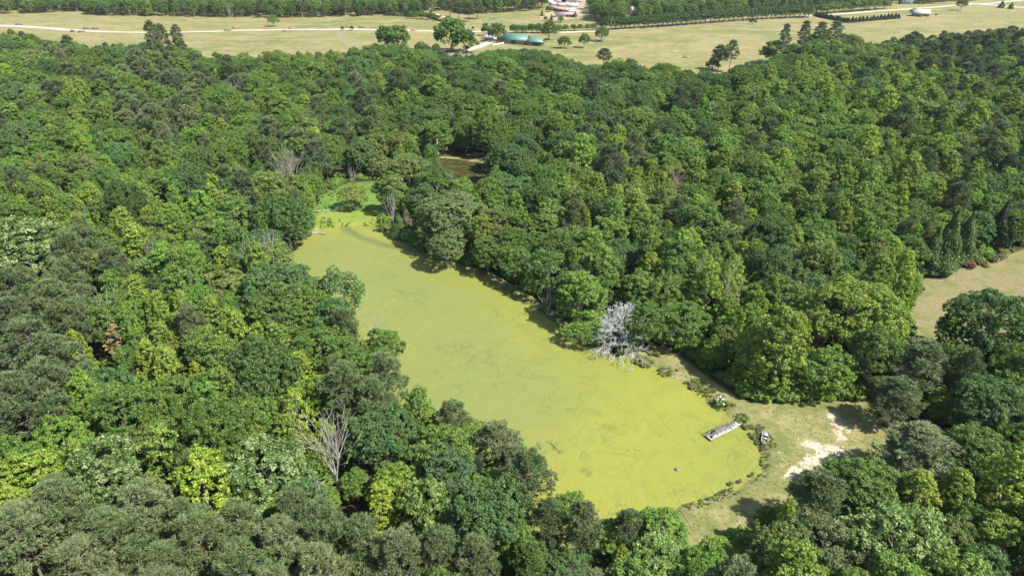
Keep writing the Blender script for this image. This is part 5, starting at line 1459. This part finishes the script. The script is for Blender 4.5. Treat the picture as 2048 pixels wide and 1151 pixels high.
for k, (x_, y_, w_) in enumerate([(1439, 999, 5), (1452, 988, 5), (1465, 985, 5), (1409, 1003, 6), (1434, 993, 3.5), (1590, 868, 6), (1552, 932, 5), (1488, 838, 4)]):
    g = at(x_, y_, 0.42); rr = w_ * float(project(g)[2]) / FPX / 3.2
    d = fib_dirs(26); 
    import bmesh
    bm = bmesh.new(); bmesh.ops.create_icosphere(bm, subdivisions=2, radius=rr)
    for v in bm.verts: v.co = v.co * rng.uniform(.8, 1.15); v.co.z *= .6
    me = bpy.data.meshes.new('stone'); bm.to_mesh(me); bm.free(); me.materials.append(M['stone'])
    o = obj('stone', me); o.location = (g[0], g[1], 0.46)
    o['label'] = ['white pointed stone on the dam shore', 'pale stone on the dam shore right of the pointed one', 'pinkish stone nearest the sedge clump on the dam', 'grey stone at the water line halfway along the dam',
                  'small pale stone beside the pointed stone', 'grey block above the white sand patch', 'pale stone in the grass left of the sand patch', 'pale stone among the weeds right of the dock'][k]
    o['category'] = 'stone'; o['group'] = 'stones around the pond'

# ------------------------------------------------------------------ farm buildings and far things
M['green_roof'] = weathered('green_metal_roof', (0.060, 0.135, 0.108), (0.075, 0.152, 0.125), 0.5, 0.5, 0.4)
M['barn_board'] = weathered('brown_barn_boards', (0.174, 0.109, 0.083), (0.244, 0.200, 0.174), 0.9)
M['red_board'] = weathered('faded_red_boards', (0.261, 0.104, 0.087), (0.313, 0.200, 0.174), 0.9)
M['tin'] = weathered('pale_tin_roof', (0.365, 0.365, 0.392), (0.296, 0.278, 0.296), 0.6, 0.5, 0.4)
M['rust'] = weathered('rusty_tin_roof', (0.287, 0.131, 0.074), (0.348, 0.235, 0.174), 0.25, 0.7)
M['brown_roof'] = weathered('brown_shingle_roof', (0.226, 0.174, 0.165), (0.174, 0.135, 0.131), 0.5)
M['house_white'] = weathered('white_siding', (0.539, 0.531, 0.505), (0.470, 0.461, 0.435), 0.5)
M['house_blue'] = weathered('blue_siding', (0.209, 0.296, 0.400), (0.174, 0.252, 0.348), 0.5)
M['glass'] = weathered('dark_window_glass', (0.026, 0.030, 0.035), (0.017, 0.022, 0.026), 1.0, 0.15, 0.5)
M['trailer_blue'] = weathered('pale_blue_sheet', (0.365, 0.409, 0.479), (0.313, 0.357, 0.418), 0.4, 0.5)
M['yellow_paint'] = weathered('yellow_machine_paint', (0.479, 0.296, 0.035), (0.392, 0.235, 0.035), 0.8, 0.5)
M['steel'] = weathered('galvanised_steel', (0.418, 0.435, 0.452), (0.331, 0.348, 0.365), 0.8, 0.4, 0.5, 0.4)
M['dark_blue'] = weathered('dark_blue_car_paint', (0.026, 0.052, 0.104), (0.017, 0.044, 0.087), 0.5, 0.3, 0.5)
M['black_tyre'] = M['dark_gap']

def prism(x0, x1, hw, z0, rise, thick=None, over=0.0):
    """gable end wall filler between x0 and x1 (ridge along x)"""
    v = [(x0, -hw, z0), (x0, hw, z0), (x0, 0, z0 + rise), (x1, -hw, z0), (x1, hw, z0), (x1, 0, z0 + rise)]
    return np.array(v, float), [(0, 2, 1), (3, 4, 5)], [(0, 1, 4, 3), (1, 2, 5, 4), (2, 0, 3, 5)]
def gable(t, L, W, h, rise, wallm, roofm, x=0.0, y=0.0, over=0.5, walls=True, slabs=True):
    if walls:
        Vb, Fb = box(x, y, h / 2, L, W, h)
        Vp, Tp, Qp = prism(x - L / 2, x + L / 2, W / 2, h, rise); Vp[:, 1] += y
        me = np_mesh('wall', np.concatenate([Vb, Vp]), quads=np.concatenate([Fb[[0, 2, 3, 4, 5]], np.array(Qp)[[0]] + 8]), tris=np.array(Tp) + 8, mats=[wallm])
        obj('wall', me, t)
    sl = math.hypot(W / 2, rise); 
    for sy in (-1, 1):
        u = np.array([0, sy * (W / 2) / sl, -rise / sl]); nn = np.array([0, sy * rise / sl, (W / 2) / sl])
        a0, a1 = np.array([x, y, h + rise]), np.array([x, y, h + rise]) + u * (sl + over)
        hx = np.array([L / 2 + over, 0, 0]); V_ = []
        for k in (0.02, 0.16):
            V_ += [a0 - hx + nn * k, a0 + hx + nn * k, a1 + hx + nn * k, a1 - hx + nn * k]
        obj('roof', np_mesh('roof', V_, quads=[(0, 1, 2, 3), (4, 7, 6, 5), (0, 4, 5, 1), (1, 5, 6, 2), (2, 6, 7, 3), (3, 7, 4, 0)], mats=[roofm]), t)
def win(t, x, y, z, w, h, along='x', name='window'):
    f = part(name, [box(x, y, z, w + .25 if along == 'x' else .12, .12 if along == 'x' else w + .25, h + .25)], M['white_paint'], t)
    part('pane', [box(x, y, z, w if along == 'x' else .18, .18 if along == 'x' else w, h)], M['glass'], f)

# green roofed barn: main block, open sided wing, lean-to porch
g = on_ground(1033, 88.5); sm_ = float(project(g)[2]) / FPX
br = R(-19)
barn = thing('barn', 'long brown board barn with a green metal roof and open wing', 'barn', (g[0], g[1] + 5, g[2]), br)
LB = 47 * sm_ / math.cos(br)
gable(barn, LB, 12.0, 3.6, 3.6, M['barn_board'], M['green_roof'], over=0.7)
part('door', [box(-.5, -6.03, 1.5, 3.6, .1, 3.0)], M['glass'], barn)
for x_ in (-7.6, -5.2, 3.4, 6.0, 8.2): part('board_batten', [box(x_, -6.04, 1.75, .25, .08, 3.4)], M['house_white'], barn)
for x_ in (-1.8, 1.6): part('skylight', [box(x_, -2.4, 6.02 - .2, 1.0, 1.6, .12)], M['steel'], barn)
wl = 30 * sm_ / math.cos(br)
wing = LB / 2 + wl / 2 + .4
gable(barn, wl, 8.5, 3.0, 2.4, M['barn_board'], M['green_roof'], x=wing, y=-2.8, over=0.6, walls=False)
part('wing_wall', [box(wing, 1.3, 1.5, wl, .2, 3.0), box(wing - wl * .28, -6.9, 1.5, wl * .36, .2, 2.9)], M['barn_board'], barn)
for k in range(5): part('post', [box(wing - wl * .06 + k * wl * .138, -6.9, 1.5, .25, .25, 3.0)], M['dark_wood'], barn)
part('wing_gable', [box(wing + wl / 2 - .1, -2.8, 2.2, .15, 8.2, 1.5)], M['barn_board'], barn)
part('porch_roof', [box(-LB / 2 - 1.6, -3.0, 3.2, 3.2, 6.4, .14)], M['green_roof'], barn)
for sy in (-5.8, -.4): part('porch_post', [box(-LB / 2 - 2.9, sy, 1.55, .22, .22, 3.1)], M['dark_wood'], barn)
part('vent', [box(-LB * .42, 0, 7.6, .7, .7, .8)], M['steel'], barn)
# white fence rails and gravel heap before the barn
for k in range(5):
    f = k / 5; a = on_ground(986 + f * 22, 92.5 - f * 4.2); b = on_ground(986 + (f + .2) * 22, 92.5 - (f + .2) * 4.2)
    t = thing('yard_fence', f"{['first', 'second', 'third', 'fourth', 'fifth'][k]} white fence panel from the driveway side, left of the barn", 'fence', a, math.atan2(b[1] - a[1], b[0] - a[0]), 'white fence panels left of the barn')
    l_ = float(np.hypot(b[0] - a[0], b[1] - a[1]))
    for zz in (.5, 1.0, 1.5): part('rail', [box(l_ / 2, 0, zz, l_ * .96, .06, .25)], M['white_paint'], t)
    for xx in (.06, l_ * .5): part('post', [box(xx, .08, .8, .14, .1, 1.6)], M['white_paint'], t)
# pavilion
g = on_ground(977, 78)
pv = thing('pavilion', 'small pavilion with a pointed pale roof left of the barn', 'pavilion', g)
Vb, Fb = tubes([((0, 0, 2.5), (0, 0, 6.0), 3.6, .1)], 8); obj('roof', np_mesh('pavilion_roof', Vb, quads=Fb, mats=[M['tin']]), pv)
for k in range(6): part('post', [box(2.8 * math.cos(k * 1.047), 2.8 * math.sin(k * 1.047), 1.25, .2, .2, 2.6)], M['house_white'], pv)
def simple_house(name, label, cat, px, py, rot, L, W, h, rise, wm, rm, wins=(), door=None, over=.5, back=0.0):
    g = on_ground(px, py); t = thing(name, label, cat, (g[0], g[1] + back, g[2]), rot)
    gable(t, L, W, h, rise, wm, rm, over=over)
    for x_ in wins: win(t, x_, -W / 2, h * .55, 1.1, 1.2)
    if door is not None: part('door', [box(door, -W / 2 - .04, 1.05, 1.1, .1, 2.1)], M['dark_wood'], t)
    return t
# rusty poultry shed with silo
a, b = on_ground(853, 31), on_ground(892, 43)
L_ = float(np.hypot(b[0] - a[0], b[1] - a[1])); rt = math.atan2(b[1] - a[1], b[0] - a[0])
sh = thing('poultry_shed', 'long low shed with a rusty tin roof beside the silver silo', 'shed', ((a[0] + b[0]) / 2, (a[1] + b[1]) / 2, a[2]), rt)
gable(sh, L_, 11, 2.6, 2.6, M['dark_wood'], M['rust'], over=.6)
part('roof_patch', [box(-L_ * .36, -3.0, 4.15, L_ * .25, 5.4, .1)], M['tin'], sh)
g = on_ground(874.5, 41)
so = thing('silo', 'silver feed silo standing against the rusty roofed shed', 'silo', g)
Vb, Fb = tubes([((0, 0, 2), (0, 0, 5.6), 1.3, 1.3), ((0, 0, .9), (0, 0, 2), .3, 1.3)], 14); obj('bin', np_mesh('silo_bin', Vb, quads=Fb, mats=[M['steel']]), so)
Vb, Fb = tubes([((0, 0, 5.6), (0, 0, 6.6), 1.38, .25)], 14); obj('roof', np_mesh('silo_roof', Vb, quads=Fb, mats=[M['steel']]), so)
for k in range(4): part('leg', [box(1.1 * math.cos(k * 1.571 + .8), 1.1 * math.sin(k * 1.571 + .8), 1.0, .12, .12, 2.0)], M['steel'], so)
# the yard at the top
simple_house('low_house', 'low white house with a brown roof and open porch below the trailer yard', 'house', 1131, 34.5, R(-4), 21, 9, 2.8, 2.0, M['house_white'], M['brown_roof'], (-8.2, -5.6, -2.6), None, .7, 4).name
hh = [o for o in bpy.data.objects if o.name == 'low_house'][0]
part('porch', [box(5.2, -4.52, 1.3, 9.0, .1, 2.2)], M['glass'], hh)  # dark sheet on the wall stands in for the shaded porch opening
for x_ in (1.2, 4.0, 6.8, 9.4): part('porch_post', [box(x_, -4.7, 1.35, .3, .2, 2.6)], M['house_white'], hh)
a, b = on_ground(1098, 19), on_ground(1140, 26)
L_ = float(np.hypot(b[0] - a[0], b[1] - a[1]))
sh = thing('open_shed', 'long open shed with a rusty pink roof behind the low white house', 'shed', ((a[0] + b[0]) / 2, (a[1] + b[1]) / 2, a[2]), math.atan2(b[1] - a[1], b[0] - a[0]))
gable(sh, L_, 9, 2.8, 1.6, M['dark_wood'], M['rust'], over=.4)
simple_house('white_shed', 'white roofed shed at the right end of the rusty pink roof', 'shed', 1140, 25.5, R(10), 9, 6, 2.6, 1.8, M['house_white'], M['white_paint'])
simple_house('cream_warehouse', 'large cream warehouse at the very top of the trailer yard', 'warehouse', 1109, 5, R(-3), 17, 14, 7, 1.5, M['house_white'], M['white_paint'])
simple_house('dark_warehouse', 'dark roofed warehouse between the two pale ones at the top', 'warehouse', 1126, 3, R(-3), 14, 12, 5, 2.0, M['dark_wood'], M['brown_roof'])
simple_house('white_warehouse', 'white warehouse right of the dark roofed one at the top', 'warehouse', 1148, 4.5, R(-3), 22, 12, 6, 1.5, M['house_white'], M['white_paint'])
def trailer(px, py, label, L, mat, rot, cab=None):
    g = on_ground(px, py); t = thing('box_trailer' if cab is None else 'lorry', label, 'trailer' if cab is None else 'lorry', g, rot)
    part('body', [box(0, 0, 2.5, L, 2.6, 2.9)], mat, t)
    part('chassis', [box(0, 0, .95, L * .96, 1.4, .2)], M['dark_gap'], t)
    for x_ in (-L * .36, -L * .26, L * .34):
        for sy in (-1, 1):
            V_, F_ = tubes([((x_, sy * 1.0, .5), (x_, sy * 1.28, .5), .5, .5), ((x_, sy * 1.28, .5), (x_, sy * 1.29, .5), .5, .02)], 12); obj('wheel', np_mesh('wheel', V_, quads=F_, mats=[M['black_tyre']]), t)
    if cab:
        part('cab', [box(L / 2 + 1.3, 0, 1.9, 2.2, 2.4, 2.4)], cab, t); part('windscreen', [box(L / 2 + 2.42, 0, 2.4, .06, 2.0, .8)], M['glass'], t)
trailer(1105, 11.5, 'pale blue box trailer at the left of the yard', 9, M['trailer_blue'], R(-12))
trailer(1122, 14, 'long pale blue box trailer in the middle of the yard', 12, M['trailer_blue'], R(-8))
trailer(1145, 14.5, 'long white box trailer at the right of the yard', 13, M['white_paint'], R(-4))
trailer(1100, 7, 'white box trailer at the left end under the warehouses', 8, M['white_paint'], R(-5))
trailer(1134, 12, 'white lorry with a yellow cab between the trailers', 5, M['white_paint'], R(70), M['yellow_paint'])
def car(px, py, label, mat, rot, L=4.6, truck=False):
    g = on_ground(px, py); t = thing('pickup_truck' if truck else 'parked_car', label, 'truck' if truck else 'car', (g[0], g[1], g[2] + .1), rot)
    prof = [(-L / 2, .45), (-L / 2, .95), (-L * .44, 1.0), (L * .30, 1.0), (L / 2, .85), (L / 2, .45)]
    V_ = [(x, -.9, z) for x, z in prof] + [(x, .9, z) for x, z in prof]; n = 6
    F_ = [(k, k + 1, k + 1 + n, k + n) for k in range(n - 1)] + [(5, 0, 6, 11), (0, 5, 4, 1), (1, 4, 3, 2), (6, 7, 10, 11), (7, 8, 9, 10)]
    obj('body', np_mesh('car_body', V_, quads=F_, mats=[mat]), t)
    c0_, c1_ = (-.02 * L, .26 * L) if truck else (-.40 * L, .22 * L)
    V_ = [(c0_, -.82, 1.0), (c1_, -.82, 1.0), (c1_, .82, 1.0), (c0_, .82, 1.0), (c0_ + .25, -.68, 1.5), (c1_ - .6, -.68, 1.5), (c1_ - .6, .68, 1.5), (c0_ + .25, .68, 1.5)]
    obj('cabin', np_mesh('car_cabin', V_, quads=[(0, 1, 5, 4), (1, 2, 6, 5), (2, 3, 7, 6), (3, 0, 4, 7)], mats=[M['glass']]), t)
    part('car_roof', [box((c0_ + .25 + c1_ - .6) / 2, 0, 1.52, c1_ - c0_ - .85, 1.36, .05)], mat, t)
    for x_ in (-L * .3, L * .3):
        for sy in (-1, 1):
            V_, F_ = tubes([((x_, sy * .72, .3), (x_, sy * .93, .3), .33, .33), ((x_, sy * .93, .3), (x_, sy * .935, .3), .33, .02)], 12); obj('wheel', np_mesh('wheel', V_, quads=F_, mats=[M['black_tyre']]), t)
car(935, 96, 'dark blue car parked in the shade beside the driveway', M['dark_blue'], R(15))
car(1142, 22, 'dark pickup in the yard beside the white shed', M['dark_gap'], R(20), 5.4, True)
car(1148, 22, 'white van like car beside the dark pickup in the yard', M['white_paint'], R(10))
car(1153, 24, 'white car by the cedar at the right end of the low house', M['white_paint'], R(60))
car(1154, 6.5, 'white pickup in front of the white warehouse', M['white_paint'], R(90), 5.4, True)
car(1173, 7, 'white car parked alone at the right side of the yard', M['white_paint'], R(5))
car(1173, 16.5, 'dark blue tractor like car on the dirt at the right side of the yard', M['dark_blue'], R(30))
car(1111, 26.5, 'red farm car on the grass left of the low white house', M['red_board'], R(10), 4.0)
car(146, 64, 'dark blue car at the edge of the gravel road in the left hay field', M['dark_blue'], R(-2))
# other houses
simple_house('white_house', 'white gabled house among trees behind the roadside row', 'house', 1262, 31, R(62), 11, 9, 5, 3.4, M['house_white'], M['brown_roof'], (-3, 0, 3), None, .4, 4)
simple_house('tin_barn', 'faded red barn with a pale tin roof in the right hay field', 'barn', 1845, 33, R(-17), 16, 11, 3.4, 3.2, M['red_board'], M['tin'], (), 4.6, .8, 5)
simple_house('blue_house', 'pale blue house half hidden by trees at the top right', 'house', 1810, 8, R(-8), 14, 9, 5, 2.4, M['house_blue'], M['tin'], (-4.5, -1.5, 1.5, 4.5))
for x_, y_, w_, l_ in [(1835, 33, 12, 'dark bush against the left end of the tin roofed barn'), (1841, 34, 9, 'dark bush before the front of the tin roofed barn'), (1872, 31, 7, 'small bush right of the tin roofed barn'), (1828, 26, 17, 'bushy clump behind the tin roofed barn')]:
    shrub(x_, y_, w_, l_, C_OAK, 1.0)
# hay feeders and farm things along the road
def feeder(px, py, label, L=5.5, mat='dark_wood'):
    g = on_ground(px, py); t = thing('hay_feeder', label, 'feeder', g, rng.uniform(-.2, .2), 'hay feeders along the gravel road')
    part('trough', [box(0, 0, .75, L, 1.3, .5)], M[mat], t)
    for zz in (1.25, 1.65): part('rail', [box(0, s_ * .62, zz, L, .1, .1) for s_ in (-1, 1)], M[mat], t)
    for x_ in (-.45, -.15, .15, .45):
        part('leg', [box(x_ * L, s_ * .62, .85, .12, .12, 1.7) for s_ in (-1, 1)], M[mat], t)
for x_, y_, l_, m_ in [(38, 51, 'dark feeder furthest left beside the gravel road', 'dark_wood'), (173, 59, 'dark wagon like feeder above the road, left hay field', 'dark_wood'), (190, 59, 'second dark feeder above the road, left hay field', 'dark_wood'), (163, 65, 'dark feeder just below the road', 'dark_wood'),
                       (470, 56.5, 'rusty feeder above the middle of the road', 'rust'), (455, 62.5, 'grey feeder below the middle of the road', 'dark_wood'), (583, 58, 'rusty feeder above the road right of the lone tree', 'rust'),
                       (572, 63.5, 'rusty feeder below the road right of the lone tree', 'rust'), (697, 55, 'rusty feeder by the small round bushes', 'rust'), (723, 56, 'dark feeder right of the small round bushes', 'dark_wood'), (828, 62.5, 'rust red feeder on the road before the driveway oaks', 'rust')]:
    feeder(x_, y_, l_, 6.0, m_)
feeder(1372, 116, 'rusty red implement lying in the right hay field', 5.0, 'rust')
def pole(px, py, h, label, arm=True):
    g = on_ground(px, py); t = thing('utility_pole', label, 'pole', g, 0, 'utility poles along the roads')
    V_, F_ = tubes([((0, 0, -.2), (0, 0, h), .19, .13)], 8); obj('shaft', np_mesh('pole_shaft', V_, quads=F_, mats=[M['dock_wood']], smooth=True), t)
    if arm: part('crossarm', [box(0, 0, h - .6, 2.6, .14, .14)], M['dock_wood'], t)
    for x_ in (-1.1, 1.1): part('insulator', [box(x_, 0, h - .43, .12, .12, .2)], M['steel'], t)
for x_, y_, l_ in [(203, 62, 'thin pole by the gravel road, left hay field'), (507, 55, 'thin pole near the lone tree'), (659, 57, 'thin pole left of the small round bushes'), (811, 58, 'pole between the field oaks'), (1222, 62, 'tall pole with crossarm at the left end of the roadside row'),
                   (1411, 44, 'pole before the middle of the roadside row'), (1573, 35, 'pole at the right end of the roadside row'), (1671, 32, 'pole among the cedars of the bent hedge')]:
    pole(x_, y_, 11, l_)
dead_tree(480, 42, 10, 'heap of grey brush at the edge of the far wood', 'snag', 'dead_wood', None, 2.2, 'brush_heap')
